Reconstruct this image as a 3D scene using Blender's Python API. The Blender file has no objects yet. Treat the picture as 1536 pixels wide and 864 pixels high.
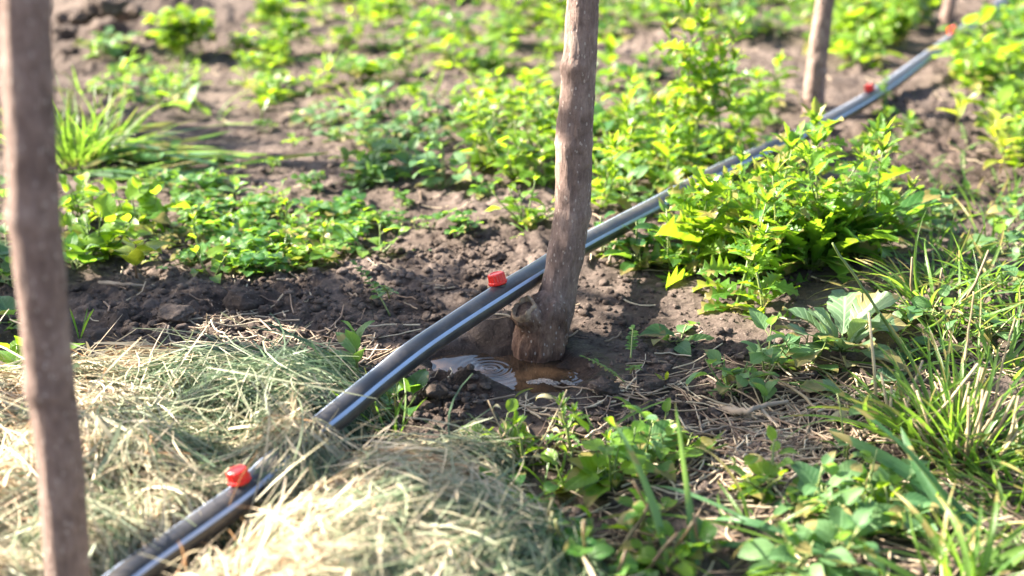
import bpy, math, random
import numpy as np
from mathutils import Vector, Matrix, Quaternion

random.seed(7)
SC = bpy.context.scene
COL = SC.collection
R = math.radians
PI = math.pi

# ------------------------------------------------------------------ camera
CAM_H, PITCH, FPX = 0.54, R(20.0), 1536 * 50 / 36.0
cp, sp_ = math.cos(PITCH), math.sin(PITCH)


def ray(px, py):
    x = (px - 768) / FPX
    y = -(py - 432) / FPX
    return Vector((x, cp + y * sp_, -sp_ + y * cp))


def G(px, py, z=0.0):
    """the point at height z that the photograph shows at a pixel of the 1536 x 864 frame"""
    d = ray(px, py)
    return Vector((0, 0, CAM_H)) + d * ((z - CAM_H) / d.z)


def GY(px, py, Y):
    d = ray(px, py)
    return Vector((0, 0, CAM_H)) + d * (Y / d.y)


cam_d = bpy.data.cameras.new('camera')
cam = bpy.data.objects.new('camera', cam_d)
COL.objects.link(cam)
cam.location = (0, 0, CAM_H)
cam.rotation_euler = (R(90) - PITCH, 0, 0)
cam_d.lens = 50
cam_d.sensor_width = 36
cam_d.clip_start = 0.02
cam_d.clip_end = 500
cam_d.dof.use_dof = True
cam_d.dof.focus_distance = 1.37
cam_d.dof.aperture_fstop = 4.1
cam_d.dof.aperture_blades = 9
SC.camera = cam

# ------------------------------------------------------------------ light
SUN_AZ, SUN_EL = R(-76), R(35)          # azimuth from +Y towards +X
SUNV = Vector((math.sin(SUN_AZ) * math.cos(SUN_EL), math.cos(SUN_AZ) * math.cos(SUN_EL), math.sin(SUN_EL)))
w = bpy.data.worlds.new('World')
SC.world = w
w.use_nodes = True
nt = w.node_tree
sky = nt.nodes.new('ShaderNodeTexSky')
sky.sky_type = 'NISHITA'
sky.sun_disc = False
sky.sun_elevation = SUN_EL
sky.sun_rotation = SUN_AZ
sky.dust_density = 2.0
bg = nt.nodes['Background']
bg.inputs['Strength'].default_value = 0.060
nt.links.new(sky.outputs[0], bg.inputs['Color'])
sl = bpy.data.lights.new('sun', 'SUN')
sl.energy = 5.0
sl.angle = R(0.5)
sl.color = (1.0, 0.90, 0.76)
so = bpy.data.objects.new('sun', sl)
COL.objects.link(so)
so.location = SUNV * 20
so.rotation_euler = SUNV.to_track_quat('Z', 'Y').to_euler()
SC.view_settings.view_transform = 'Standard'
SC.view_settings.look = 'None'
SC.view_settings.gamma = 1
SC.view_settings.exposure = 2.85
SC.cycles.max_bounces = 6
SC.cycles.transparent_max_bounces = 4
SC.cycles.use_denoising = True


# ------------------------------------------------------------------ noise
def _hash(ix, iy, iz=0, s=0):
    n = (ix.astype(np.int64) * 374761393 + iy.astype(np.int64) * 668265263 + np.int64(iz) * 2147483647 + np.int64(s) * 974634221) & 0xFFFFFFFF
    n = ((n ^ (n >> 13)) * 1274126177) & 0xFFFFFFFF
    n = ((n ^ (n >> 16)) * 2246822519) & 0xFFFFFFFF
    return ((n ^ (n >> 15)) & 0xFFFFFF) / float(0x1000000)


def vnoise(x, y, s=0):
    x = np.asarray(x, float); y = np.asarray(y, float)
    ix = np.floor(x).astype(np.int64); iy = np.floor(y).astype(np.int64)
    fx = x - ix; fy = y - iy
    fx = fx * fx * fx * (fx * (fx * 6 - 15) + 10); fy = fy * fy * fy * (fy * (fy * 6 - 15) + 10)
    a = _hash(ix, iy, 0, s); b = _hash(ix + 1, iy, 0, s); c = _hash(ix, iy + 1, 0, s); d = _hash(ix + 1, iy + 1, 0, s)
    return (a + (b - a) * fx) * (1 - fy) + (c + (d - c) * fx) * fy


def worley(x, y, s=0):
    x = np.asarray(x, float); y = np.asarray(y, float)
    ix = np.floor(x).astype(np.int64); iy = np.floor(y).astype(np.int64)
    f = np.full(x.shape, 9.0); r = np.zeros(x.shape); f2 = np.full(x.shape, 9.0)
    for dx in (-1, 0, 1):
        for dy in (-1, 0, 1):
            cx = ix + dx + _hash(ix + dx, iy + dy, 0, s + 1); cy = iy + dy + _hash(ix + dx, iy + dy, 0, s + 2)
            d = np.hypot(x - cx, y - cy)
            hh = _hash(ix + dx, iy + dy, 0, s + 3)
            m = d < f
            f2 = np.where(m, f, np.minimum(f2, d))
            r = np.where(m, hh, r); f = np.where(m, d, f)
    return f, r, f2


def sstep(a, b, x):
    t = np.clip((x - a) / (b - a), 0, 1)
    return t * t * (3 - 2 * t)


# ------------------------------------------------------------------ pipe path (needed by the terrain and the hay)
PIPE_PX = [(60, 985, .012), (130, 918, .013), (208, 856, .014), (300, 791, .018), (366, 742, .022), (430, 684, .027), (505, 624, .036), (575, 566, .046), (640, 516, .054),
           (743, 448, .062), (815, 403, .061), (883, 363, .057), (982, 311, .05), (1069, 264, .045), (1174, 216, .042), (1239, 185, .042), (1324, 135, .042),
           (1404, 77, .042), (1489, 15, .042), (1545, -28, .04), (1640, -100, .03)]
PIPE = [G(a, b, c) for a, b, c in PIPE_PX]


def catmull(P, n):
    out = []
    for i in range(len(P) - 1):
        p0 = P[max(i - 1, 0)]; p1 = P[i]; p2 = P[i + 1]; p3 = P[min(i + 2, len(P) - 1)]
        for k in range(n):
            t = k / n
            out.append(0.5 * ((2 * p1) + (p2 - p0) * t + (2 * p0 - 5 * p1 + 4 * p2 - p3) * t * t + (3 * p1 - p0 - 3 * p2 + p3) * t ** 3))
    out.append(P[-1].copy())
    return out


PIPEC = catmull(PIPE, 10)
_pp = np.array([(p.x, p.y, p.z) for p in PIPEC])


def pipe_dist(x, y):
    """horizontal distance to the pipe, with sign: + on the camera's (right-hand) side; and the height of the pipe there"""
    x = np.asarray(x, float); y = np.asarray(y, float)
    best = np.full(x.shape, 1e9); sg = np.zeros(x.shape); pz = np.zeros(x.shape)
    for i in range(0, len(_pp) - 3, 3):
        a = _pp[i]; b = _pp[i + 3]
        dx, dy = b[0] - a[0], b[1] - a[1]
        L = dx * dx + dy * dy
        t = np.clip(((x - a[0]) * dx + (y - a[1]) * dy) / L, 0, 1)
        qx = a[0] + t * dx; qy = a[1] + t * dy
        d = np.hypot(x - qx, y - qy)
        m = d < best
        best = np.where(m, d, best)
        sg = np.where(m, np.sign(dx * (y - a[1]) - dy * (x - a[0])), sg)
        pz = np.where(m, a[2] + t * (b[2] - a[2]), pz)
    return best, -sg, pz


# ------------------------------------------------------------------ terrain
PUD = G(756, 547)
PUD_A, PUD_B, PUD_ROT = 0.086, 0.055, R(-22)
WATER_Z = -0.009
TREE_BASE = G(808, 512)


def pud_r(x, y):
    dx = x - PUD.x; dy = y - PUD.y
    c, s = math.cos(PUD_ROT), math.sin(PUD_ROT)
    u = (dx * c + dy * s) / PUD_A; v = (-dx * s + dy * c) / PUD_B
    return np.sqrt(u * u + v * v)


_ridge = [(G(110, 20), .22, .05), (G(215, 15), .2, .05), (G(300, 25), .2, .02)]


def H(x, y):
    x = np.asarray(x, float); y = np.asarray(y, float)
    wx = x + 0.02 * (vnoise(x * 9, y * 9, 31) - .5); wy = y + 0.02 * (vnoise(x * 9, y * 9, 32) - .5)
    h = 0.035 * (vnoise(x * 2.1 + 7, y * 2.1, 1) - .5) + 0.02 * (vnoise(x * 6, y * 6, 2) - .5)
    rough = sstep(.30, .75, vnoise(x * 4.3 + 3, y * 4.3, 3))           # where the soil is cloddy rather than crusted
    f, r, f2 = worley(wx * 22, wy * 22, 10)
    h = h + 0.011 * rough * r * np.clip(1 - f * 1.25, 0, 1) ** .7
    f, r, f2 = worley(wx * 55, wy * 55, 20)
    h = h + 0.0090 * (.25 + rough) * r * np.clip(1 - f * 1.2, 0, 1) ** .7
    crack = np.clip(1 - (f2 - f) / .09, 0, 1) * (1 - rough) * sstep(.55, .7, vnoise(x * 7, y * 7, 5))
    h = h - 0.003 * crack
    f, r, f2 = worley(wx * 130, wy * 130, 40)
    h = h + 0.0046 * (.35 + rough) * r * np.clip(1 - f * 1.1, 0, 1)
    h = h + 0.005 * (vnoise(x * 40, y * 40, 6) - .5) + .0034 * (vnoise(x * 120, y * 120, 7) - .5) +   .0018 * (vnoise(x * 300, y * 300, 8) - .5)
    for c, rr, hh in _ridge:
        d = np.hypot(x - c.x, y - c.y) / rr
        h = h + hh * np.clip(1 - d * d, 0, 1) * (.6 + .8 * vnoise(x * 14, y * 14, 9))
    # basin of the puddle and the smooth wet apron round it
    pr = pud_r(x, y) + .30 * (vnoise(x * 26, y * 26, 12) - .5) + .16 * (vnoise(x * 70, y * 70, 13) - .5)
    k = sstep(2.6, 1.0, pr)
    h = h * (1 - .75 * k) + k * .002
    h = h - 0.024 * sstep(1.12, .55, pr)
    # a small bank where the stump enters the ground, on the pipe's side
    b = G(752, 492)
    d = np.hypot(x - b.x, y - b.y) / .036
    h = h + .016 * np.clip(1 - d * d, 0, 1) * (.4 + 1.1 * vnoise(x * 60, y * 60, 15))
    # rough dark lump by the pipe's near side
    b = G(690, 585)
    d = np.hypot((x - b.x) / .05, (y - b.y) / .035)
    h = h + .022 * np.clip(1 - d * d, 0, 1) * (.1 + 1.2 * vnoise(x * 75, y * 75, 16)) * (.55 + .45 * vnoise(x * 200, y * 200, 18))
    return h


def h1(x, y):
    return float(H(np.array([x]), np.array([y]))[0])


def GH(px, py):
    p = G(px, py)
    for _ in range(3):
        p = G(px, py, h1(p.x, p.y))
    return p


# ------------------------------------------------------------------ mesh builder
class MB:
    def __init__(s):
        s.v = []; s.f = []; s.a = []

    def tube(s, pts, radii, n=6, tint=.5, cap=True):
        b = len(s.v)
        up = Vector((0, 0, 1)); prev = None
        m = len(pts)
        for i, p in enumerate(pts):
            t = (pts[min(i + 1, m - 1)] - pts[max(i - 1, 0)])
            t = t.normalized() if t.length > 1e-9 else Vector((0, 0, 1))
            if prev is None:
                x = t.orthogonal().normalized()
            else:
                x = prev - t * prev.dot(t)
                x = x.normalized() if x.length > 1e-6 else t.orthogonal().normalized()
            prev = x
            y = t.cross(x)
            for k in range(n):
                a = 2 * PI * k / n
                s.v.append(p + (x * math.cos(a) + y * math.sin(a)) * radii[i])
                s.a.append((k / n, i / max(m - 1, 1), tint))
        for i in range(m - 1):
            for k in range(n):
                k2 = (k + 1) % n
                s.f.append((b + i * n + k, b + i * n + k2, b + (i + 1) * n + k2, b + (i + 1) * n + k))
        if cap:
            s.f.append(tuple(b + k for k in reversed(range(n))))
            s.f.append(tuple(b + (m - 1) * n + k for k in range(n)))

    def leaf(s, p, d, nrm, L, W, prof, bend=.6, fold=.25, seg=6, tint=.5, twist=0., wave=0., side=0., curl=0.):
        """a curved, folded blade of three (five when wide) columns that starts at p along d"""
        d = d.normalized()
        nrm = (nrm - d * nrm.dot(d))
        nrm = nrm.normalized() if nrm.length > 1e-5 else d.orthogonal().normalized()
        b = len(s.v)
        pos = p.copy()
        ph = random.random() * 6.28
        cols = (-1, -.5, 0, .5, 1) if W > .010 else (-1, 0, 1)
        nc = len(cols)
        for i in range(seg + 1):
            v = i / seg
            if i:
                ang = bend / seg
                sd = d.cross(nrm)
                q = Quaternion(sd, -ang * (0.5 + v))
                d = q @ d; nrm = q @ nrm
                if side:
                    q = Quaternion(nrm, side / seg); d = q @ d
                if twist:
                    q = Quaternion(d, twist / seg); nrm = q @ nrm
                pos = pos + d * (L / seg)
            sd = d.cross(nrm)
            wdt = W * .5 * prof(v)
            for c in cols:
                wv = wave * W * math.sin(v * 9 + ph + c * 1.3) * c * c
                s.v.append(pos + sd * (c * wdt) + nrm * (abs(c) * wdt * fold - curl * c * c * wdt + wv))
                s.a.append((c * .5 + .5, v, tint))
        for i in range(seg):
            for c in range(nc - 1):
                q = b + i * nc + c
                s.f.append((q, q + 1, q + nc + 1, q + nc))

    def lump(s, c, r, sub=2, squash=.75, seed=0, rough=.35, tint=.5):
        import bmesh
        bm = bmesh.new()
        bmesh.ops.create_icosphere(bm, subdivisions=sub, radius=1)
        rnd = random.Random(seed)
        off = Vector((rnd.random() * 50, rnd.random() * 50, rnd.random() * 50))
        from mathutils import noise
        cuts = [(Vector((rnd.gauss(0, 1), rnd.gauss(0, 1), rnd.gauss(0, 1))).normalized(), rnd.uniform(.55, .95)) for _ in range(5)]
        b = len(s.v)
        rot = Matrix.Rotation(rnd.random() * 6.28, 3, 'Z')
        sx = rnd.uniform(.8, 1.3)
        for v in bm.verts:
            q = v.co.copy()
            for n_, dd in cuts:
                e = q.dot(n_) - dd
                if e > 0:
                    q -= n_ * e * .85
            q *= 1 + rough * noise.noise(q * 1.4 + off) + rough * .5 * noise.noise(q * 4 + off) + rough * .25 * noise.noise(q * 10 + off)
            q = rot @ Vector((q.x * sx, q.y, q.z * squash))
            s.v.append(c + q * r)
            s.a.append((.5, .5, tint))
        for f in bm.faces:
            s.f.append(tuple(b + v.index for v in f.verts))
        bm.free()

    def mesh(s, name, mat, smooth=True):
        me = bpy.data.meshes.new(name)
        me.from_pydata([tuple(q) for q in s.v], [], s.f)
        at = me.attributes.new('lf', 'FLOAT_VECTOR', 'POINT')
        at.data.foreach_set('vector', np.array(s.a, dtype=np.float32).ravel())
        if smooth:
            me.polygons.foreach_set('use_smooth', np.ones(len(me.polygons), dtype=bool))
        me.materials.append(mat)
        me.update()
        return me


def fast_mesh(name, V, F, mat, attrs=None, smooth=True):
    """V (n,3), F (m,4) arrays -> mesh"""
    me = bpy.data.meshes.new(name)
    V = np.asarray(V, np.float32); F = np.asarray(F, np.int32)
    me.vertices.add(len(V)); me.vertices.foreach_set('co', V.ravel())
    k = F.shape[1]
    me.loops.add(F.size); me.loops.foreach_set('vertex_index', F.ravel())
    me.polygons.add(len(F))
    me.polygons.foreach_set('loop_start', np.arange(0, F.size, k, dtype=np.int32))
    me.polygons.foreach_set('loop_total', np.full(len(F), k, dtype=np.int32))
    me.polygons.foreach_set('use_smooth', np.full(len(F), smooth, dtype=bool))
    for n, (typ, arr) in (attrs or {}).items():
        at = me.attributes.new(n, typ, 'POINT')
        at.data.foreach_set('vector' if typ == 'FLOAT_VECTOR' else 'value', np.asarray(arr, np.float32).ravel())
    me.materials.append(mat)
    me.update(calc_edges=True)
    me.validate()
    return me


# ------------------------------------------------------------------ objects
def link(name, me, parent=None, loc=None):
    o = bpy.data.objects.new(name, me)
    COL.objects.link(o)
    if parent is not None:
        o.parent = parent
    if loc is not None:
        o.location = loc
    return o


def tag(o, label=None, cat=None, group=None, kind=None):
    if label: o['label'] = label
    if cat: o['category'] = cat
    if group: o['group'] = group
    if kind: o['kind'] = kind
    return o


# ------------------------------------------------------------------ materials
def new_mat(name):
    m = bpy.data.materials.new(name)
    m.use_nodes = True
    n = m.node_tree
    return m, n, n.nodes['Principled BSDF'], n.nodes['Material Output']


def N(n, t, **kw):
    x = n.nodes.new(t)
    for k, v in kw.items():
        setattr(x, k, v)
    return x


def math_node(n, op, a, b=None, clamp=False):
    x = N(n, 'ShaderNodeMath', operation=op)
    x.use_clamp = clamp
    for i, q in enumerate((a, b)):
        if q is None: continue
        if isinstance(q, (int, float)): x.inputs[i].default_value = q
        else: n.links.new(q, x.inputs[i])
    return x.outputs[0]


def ramp(n, fac, stops):
    r = N(n, 'ShaderNodeValToRGB')
    e = r.color_ramp.elements
    e[0].position, e[0].color = stops[0][0], (*stops[0][1], 1)
    e[1].position, e[1].color = stops[-1][0], (*stops[-1][1], 1)
    for p, c in stops[1:-1]:
        q = e.new(p); q.color = (*c, 1)
    n.links.new(fac, r.inputs[0])
    return r.outputs[0]


def mix(n, fac, a, b, bt='MIX'):
    x = N(n, 'ShaderNodeMix', data_type='RGBA', blend_type=bt)
    for sock, q in ((x.inputs[0], fac), (x.inputs[6], a), (x.inputs[7], b)):
        if isinstance(q, (int, float)): sock.default_value = q
        elif isinstance(q, tuple): sock.default_value = (*q, 1)
        else: n.links.new(q, sock)
    return x.outputs[2]


def noise_tex(n, vec, scale, detail=4, rough=.55):
    t = N(n, 'ShaderNodeTexNoise')
    t.inputs['Scale'].default_value = scale; t.inputs['Detail'].default_value = detail; t.inputs['Roughness'].default_value = rough
    if vec is not None: n.links.new(vec, t.inputs['Vector'])
    return t.outputs[0]


def leaf_mat(name, c1, c2, tr, rough=.34, trans=.42, vein=.5, dry=(.30, .22, .08), dryness=.26, hue_var=.5):
    m, n, p, out = new_mat(name)
    at = N(n, 'ShaderNodeAttribute', attribute_name='lf')
    sp = N(n, 'ShaderNodeSeparateXYZ'); n.links.new(at.outputs['Vector'], sp.inputs[0])
    u, v, t = sp.outputs
    oi = N(n, 'ShaderNodeObjectInfo')
    tt = math_node(n, 'ADD', t, math_node(n, 'MULTIPLY', math_node(n, 'SUBTRACT', oi.outputs['Random'], .5), hue_var), True)
    tc = N(n, 'ShaderNodeTexCoord')
    no = noise_tex(n, tc.outputs['Object'], 90, 3)
    tt = math_node(n, 'ADD', tt, math_node(n, 'MULTIPLY', math_node(n, 'SUBTRACT', no, .5), .5), True)
    col = ramp(n, tt, [(0, c1), (1, c2)])
    au = math_node(n, 'ABSOLUTE', math_node(n, 'SUBTRACT', u, .5))
    mid = math_node(n, 'SUBTRACT', 1.0, math_node(n, 'MULTIPLY', au, 14.0), True)
    # side veins run out and forward from the midrib
    sv = math_node(n, 'SINE', math_node(n, 'MULTIPLY', math_node(n, 'SUBTRACT', v, math_node(n, 'MULTIPLY', au, .55)), 46.0))
    svm = math_node(n, 'MULTIPLY', math_node(n, 'POWER', math_node(n, 'MULTIPLY', math_node(n, 'ADD', sv, 1.0), .5), 7.0), .55)
    ve = math_node(n, 'MULTIPLY', math_node(n, 'MAXIMUM', mid, svm), vein)
    lite = tuple(min(1, x * 1.7 + .03) for x in c2)
    col = mix(n, ve, col, lite)
    # a few leaves turn dry towards the tip
    dn = noise_tex(n, tc.outputs['Object'], 26, 2)
    dm = math_node(n, 'MULTIPLY', math_node(n, 'GREATER_THAN', math_node(n, 'ADD', math_node(n, 'MULTIPLY', v, .22), dn), .80 - dryness * .3), .7)
    col = mix(n, dm, col, dry)
    n.links.new(col, p.inputs['Base Color'])
    p.inputs['Roughness'].default_value = rough
    p.inputs['Specular IOR Level'].default_value = .36
    bp = N(n, 'ShaderNodeBump'); bp.inputs['Strength'].default_value = .5; bp.inputs['Distance'].default_value = .0012
    n.links.new(math_node(n, 'SUBTRACT', no, ve), bp.inputs['Height'])
    n.links.new(bp.outputs[0], p.inputs['Normal'])
    tb = N(n, 'ShaderNodeBsdfTranslucent')
    n.links.new(mix(n, math_node(n, 'MULTIPLY', dm, .8), mix(n, tt, tr, tuple(min(1, x * 1.25) for x in tr)), dry), tb.inputs['Color'])
    mx = N(n, 'ShaderNodeMixShader'); mx.inputs[0].default_value = trans
    n.links.new(p.outputs[0], mx.inputs[1]); n.links.new(tb.outputs[0], mx.inputs[2])
    n.links.new(mx.outputs[0], out.inputs['Surface'])
    return m


M = {}
M['clover'] = leaf_mat('clover_leaf', (.024, .095, .022), (.08, .175, .030), (.23, .43, .032))
M['bright'] = leaf_mat('bright_leaf', (.035, .115, .014), (.115, .205, .022), (.35, .54, .022))
M['grey'] = leaf_mat('greygreen_leaf', (.035, .105, .04), (.10, .185, .07), (.26, .46, .06), rough=.5, trans=.34)
M['dark'] = leaf_mat('dark_leaf', (.018, .075, .018), (.055, .14, .03), (.22, .42, .03), rough=.38)
M['lobed'] = leaf_mat('lobed_leaf', (.03, .105, .016), (.085, .18, .024), (.29, .48, .022))
M['yellow'] = leaf_mat('yellow_leaf', (.10, .17, .02), (.20, .23, .03), (.52, .60, .04), dryness=.25)
M['thistle'] = leaf_mat('thistle_leaf', (.07, .14, .07), (.15, .23, .12), (.30, .44, .10), rough=.45, vein=.7, trans=.3)
M['grass'] = leaf_mat('grass_blade', (.032, .095, .02), (.10, .175, .038), (.26, .46, .04), vein=.25, dryness=.3)
M['blade'] = leaf_mat('broad_blade', (.035, .11, .045), (.09, .18, .08), (.26, .44, .08), vein=.3, rough=.36)
M['pale'] = leaf_mat('wilted_leaf', (.30, .27, .14), (.45, .40, .24), (.4, .36, .15), vein=.2, trans=.2)
M['sapling'] = leaf_mat('sapling_leaf', (.03, .09, .02), (.07, .15, .03), (.25, .40, .04))


def stem_mat(name, c1, c2, rough=.5):
    m, n, p, out = new_mat(name)
    tc = N(n, 'ShaderNodeTexCoord')
    oi = N(n, 'ShaderNodeObjectInfo')
    f = math_node(n, 'ADD', noise_tex(n, tc.outputs['Object'], 45, 4), math_node(n, 'MULTIPLY', math_node(n, 'SUBTRACT', oi.outputs['Random'], .5), .5), True)
    n.links.new(ramp(n, f, [(.25, c1), (.75, c2)]), p.inputs['Base Color'])
    p.inputs['Roughness'].default_value = rough
    return m


M['stem'] = stem_mat('green_stem', (.08, .14, .03), (.19, .22, .07))
M['redstem'] = stem_mat('reddish_stem', (.16, .09, .05), (.17, .18, .06))
M['drystem'] = stem_mat('dry_stem', (.22, .16, .09), (.42, .34, .21), .7)
M['twig'] = stem_mat('dead_twig', (.15, .11, .08), (.34, .27, .2), .8)


def soil_mat(name, wetattr=True):
    m, n, p, out = new_mat(name)
    geo = N(n, 'ShaderNodeNewGeometry')
    P = geo.outputs['Position']
    f = noise_tex(n, P, 9, 6, .65)
    g = noise_tex(n, P, 60, 6, .7)
    k = noise_tex(n, P, 300, 5, .7)
    f2 = math_node(n, 'ADD', math_node(n, 'MULTIPLY', f, .5), math_node(n, 'ADD', math_node(n, 'MULTIPLY', g, .35), math_node(n, 'MULTIPLY', k, .25)))
    col = ramp(n, f2, [(.36, (.030, .023, .020)), (.52, (.076, .058, .049)), (.68, (.168, .132, .112))])
    # pale grains and bits of straw ground into the soil
    gr = N(n, 'ShaderNodeTexVoronoi'); gr.inputs['Scale'].default_value = 420; n.links.new(P, gr.inputs['Vector'])
    gm = math_node(n, 'MULTIPLY', math_node(n, 'LESS_THAN', gr.outputs['Distance'], .2), math_node(n, 'GREATER_THAN', math_node(n, 'FRACT', math_node(n, 'MULTIPLY', gr.outputs['Color'], 7.3)), .88))
    col = mix(n, math_node(n, 'MULTIPLY', gm, .6), col, (.42, .36, .29))
    ro = .92
    if wetattr:
        at = N(n, 'ShaderNodeAttribute', attribute_name='wet')
        wet = at.outputs['Fac']
        col = mix(n, wet, col, mix(n, 1.0, col, (.42, .36, .33), 'MULTIPLY'))
        rr = N(n, 'ShaderNodeMapRange'); n.links.new(wet, rr.inputs[0]); rr.inputs[3].default_value = .93; rr.inputs[4].default_value = .42
        n.links.new(rr.outputs[0], p.inputs['Roughness'])
    else:
        p.inputs['Roughness'].default_value = ro
    n.links.new(col, p.inputs['Base Color'])
    p.inputs['Specular IOR Level'].default_value = .15
    b1 = N(n, 'ShaderNodeBump'); b1.inputs['Strength'].default_value = 1.0; b1.inputs['Distance'].default_value = .005
    hh = math_node(n, 'ADD', g, math_node(n, 'MULTIPLY', k, .5))
    n.links.new(hh, b1.inputs['Height'])
    n.links.new(b1.outputs[0], p.inputs['Normal'])
    return m


M['soil'] = soil_mat('soil')
M['clod'] = soil_mat('clod_soil', False)


def ramp_f(n, x, a, b):
    r = N(n, 'ShaderNodeMapRange'); r.clamp = True
    n.links.new(x, r.inputs[0]); r.inputs[1].default_value = a; r.inputs[2].default_value = b
    return r.outputs[0]


def bark_mat(name, c1, c2, c3, upper=None):
    m, n, p, out = new_mat(name)
    tc = N(n, 'ShaderNodeTexCoord')
    mp = N(n, 'ShaderNodeMapping'); mp.inputs['Scale'].default_value = (1, 1, .3); n.links.new(tc.outputs['Object'], mp.inputs['Vector'])
    st = noise_tex(n, mp.outputs[0], 330, 6, .7)
    bl = noise_tex(n, tc.outputs['Object'], 40, 5, .6)
    fi = noise_tex(n, tc.outputs['Object'], 700, 3, .6)
    f = math_node(n, 'ADD', math_node(n, 'MULTIPLY', st, .42), math_node(n, 'ADD', math_node(n, 'MULTIPLY', bl, .45), math_node(n, 'MULTIPLY', fi, .1)))
    col = ramp(n, f, [(.36, c1), (.5, c2), (.66, c3)])
    if upper:
        sz = N(n, 'ShaderNodeSeparateXYZ'); n.links.new(tc.outputs['Object'], sz.inputs[0])
        zf = ramp_f(n, math_node(n, 'ADD', sz.outputs[2], math_node(n, 'MULTIPLY', bl, .02)), upper[0], upper[1])
        col = mix(n, zf, col, ramp(n, f, [(.36, upper[2]), (.5, upper[3]), (.66, upper[4])]))
    # short pale lenticels
    mp2 = N(n, 'ShaderNodeMapping'); mp2.inputs['Scale'].default_value = (1, 1, .55); n.links.new(tc.outputs['Object'], mp2.inputs['Vector'])
    vo = N(n, 'ShaderNodeTexVoronoi'); vo.inputs['Scale'].default_value = 260; n.links.new(mp2.outputs[0], vo.inputs['Vector'])
    len_ = math_node(n, 'MULTIPLY', math_node(n, 'LESS_THAN', vo.outputs['Distance'], .24), math_node(n, 'GREATER_THAN', math_node(n, 'FRACT', math_node(n, 'MULTIPLY', vo.outputs['Color'], 5.7)), .5))
    col = mix(n, math_node(n, 'MULTIPLY', len_, .7), col, (.46, .39, .34))
    n.links.new(col, p.inputs['Base Color'])
    p.inputs['Roughness'].default_value = .78
    p.inputs['Specular IOR Level'].default_value = .3
    bp = N(n, 'ShaderNodeBump'); bp.inputs['Strength'].default_value = 1.0; bp.inputs['Distance'].default_value = .0038
    n.links.new(math_node(n, 'ADD', math_node(n, 'ADD', st, math_node(n, 'MULTIPLY', bl, .6)), math_node(n, 'MULTIPLY', len_, .3)), bp.inputs['Height'])
    n.links.new(bp.outputs[0], p.inputs['Normal'])
    return m


M['bark'] = bark_mat('sapling_bark', (.112, .074, .060), (.228, .158, .132), (.38, .29, .245))
M['stump'] = bark_mat('stump_bark', (.05, .025, .017), (.165, .092, .062), (.34, .22, .15), (.045, .08, (.112, .074, .060), (.228, .158, .132), (.38, .29, .245)))
m, n, p, out = new_mat('cut_wood')
tc = N(n, 'ShaderNodeTexCoord')
n.links.new(ramp(n, noise_tex(n, tc.outputs['Object'], 160, 6, .7), [(.3, (.10, .06, .04)), (.5, (.30, .20, .13)), (.7, (.50, .37, .25))]), p.inputs['Base Color'])
p.inputs['Roughness'].default_value = .8
bp = N(n, 'ShaderNodeBump'); bp.inputs['Strength'].default_value = .8; bp.inputs['Distance'].default_value = .002
n.links.new(noise_tex(n, tc.outputs['Object'], 300, 5, .7), bp.inputs['Height']); n.links.new(bp.outputs[0], p.inputs['Normal'])
M['cut'] = m


def plastic(name, col, rough, scuff=.3, dust=(.2, .17, .14)):
    m, n, p, out = new_mat(name)
    tc = N(n, 'ShaderNodeTexCoord')
    a = noise_tex(n, tc.outputs['Object'], 28, 6, .65)
    b = noise_tex(n, tc.outputs['Object'], 240, 4, .6)
    k = math_node(n, 'MULTIPLY', math_node(n, 'MULTIPLY', ramp_f(n, a, .40, .66), b), scuff * 2, True)
    n.links.new(mix(n, k, col, dust), p.inputs['Base Color'])
    rr = N(n, 'ShaderNodeMapRange'); n.links.new(a, rr.inputs[0]); rr.inputs[3].default_value = rough * .75; rr.inputs[4].default_value = rough * 1.5
    n.links.new(rr.outputs[0], p.inputs['Roughness'])
    bp = N(n, 'ShaderNodeBump'); bp.inputs['Strength'].default_value = .15; bp.inputs['Distance'].default_value = .0006
    n.links.new(b, bp.inputs['Height']); n.links.new(bp.outputs[0], p.inputs['Normal'])
    return m


M['pipe'] = plastic('black_pipe_plastic', (.021, .022, .027), .33, .28)
M['stripe'] = plastic('pale_stripe', (.34, .43, .62), .42, .2)
M['red'] = plastic('red_plastic', (.62, .012, .008), .28, .05)
M['redbase'] = plastic('black_fitting', (.02, .02, .02), .4, .2)

# ------------------------------------------------------------------ ground
def axis(a, b, fine, far, n_grow=26):
    core = list(np.arange(a, b, fine))
    lo = []; hi = []
    s = fine; x = a
    g = (far / fine) ** (1 / n_grow) * 1.0
    step = fine
    while a - x < far and len(lo) < 60:
        step *= 1.35; x -= step; lo.append(x)
    x = core[-1]; step = fine
    while x - b < far and len(hi) < 60:
        step *= 1.35; x += step; hi.append(x)
    return np.array(lo[::-1] + core + hi)


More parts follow.
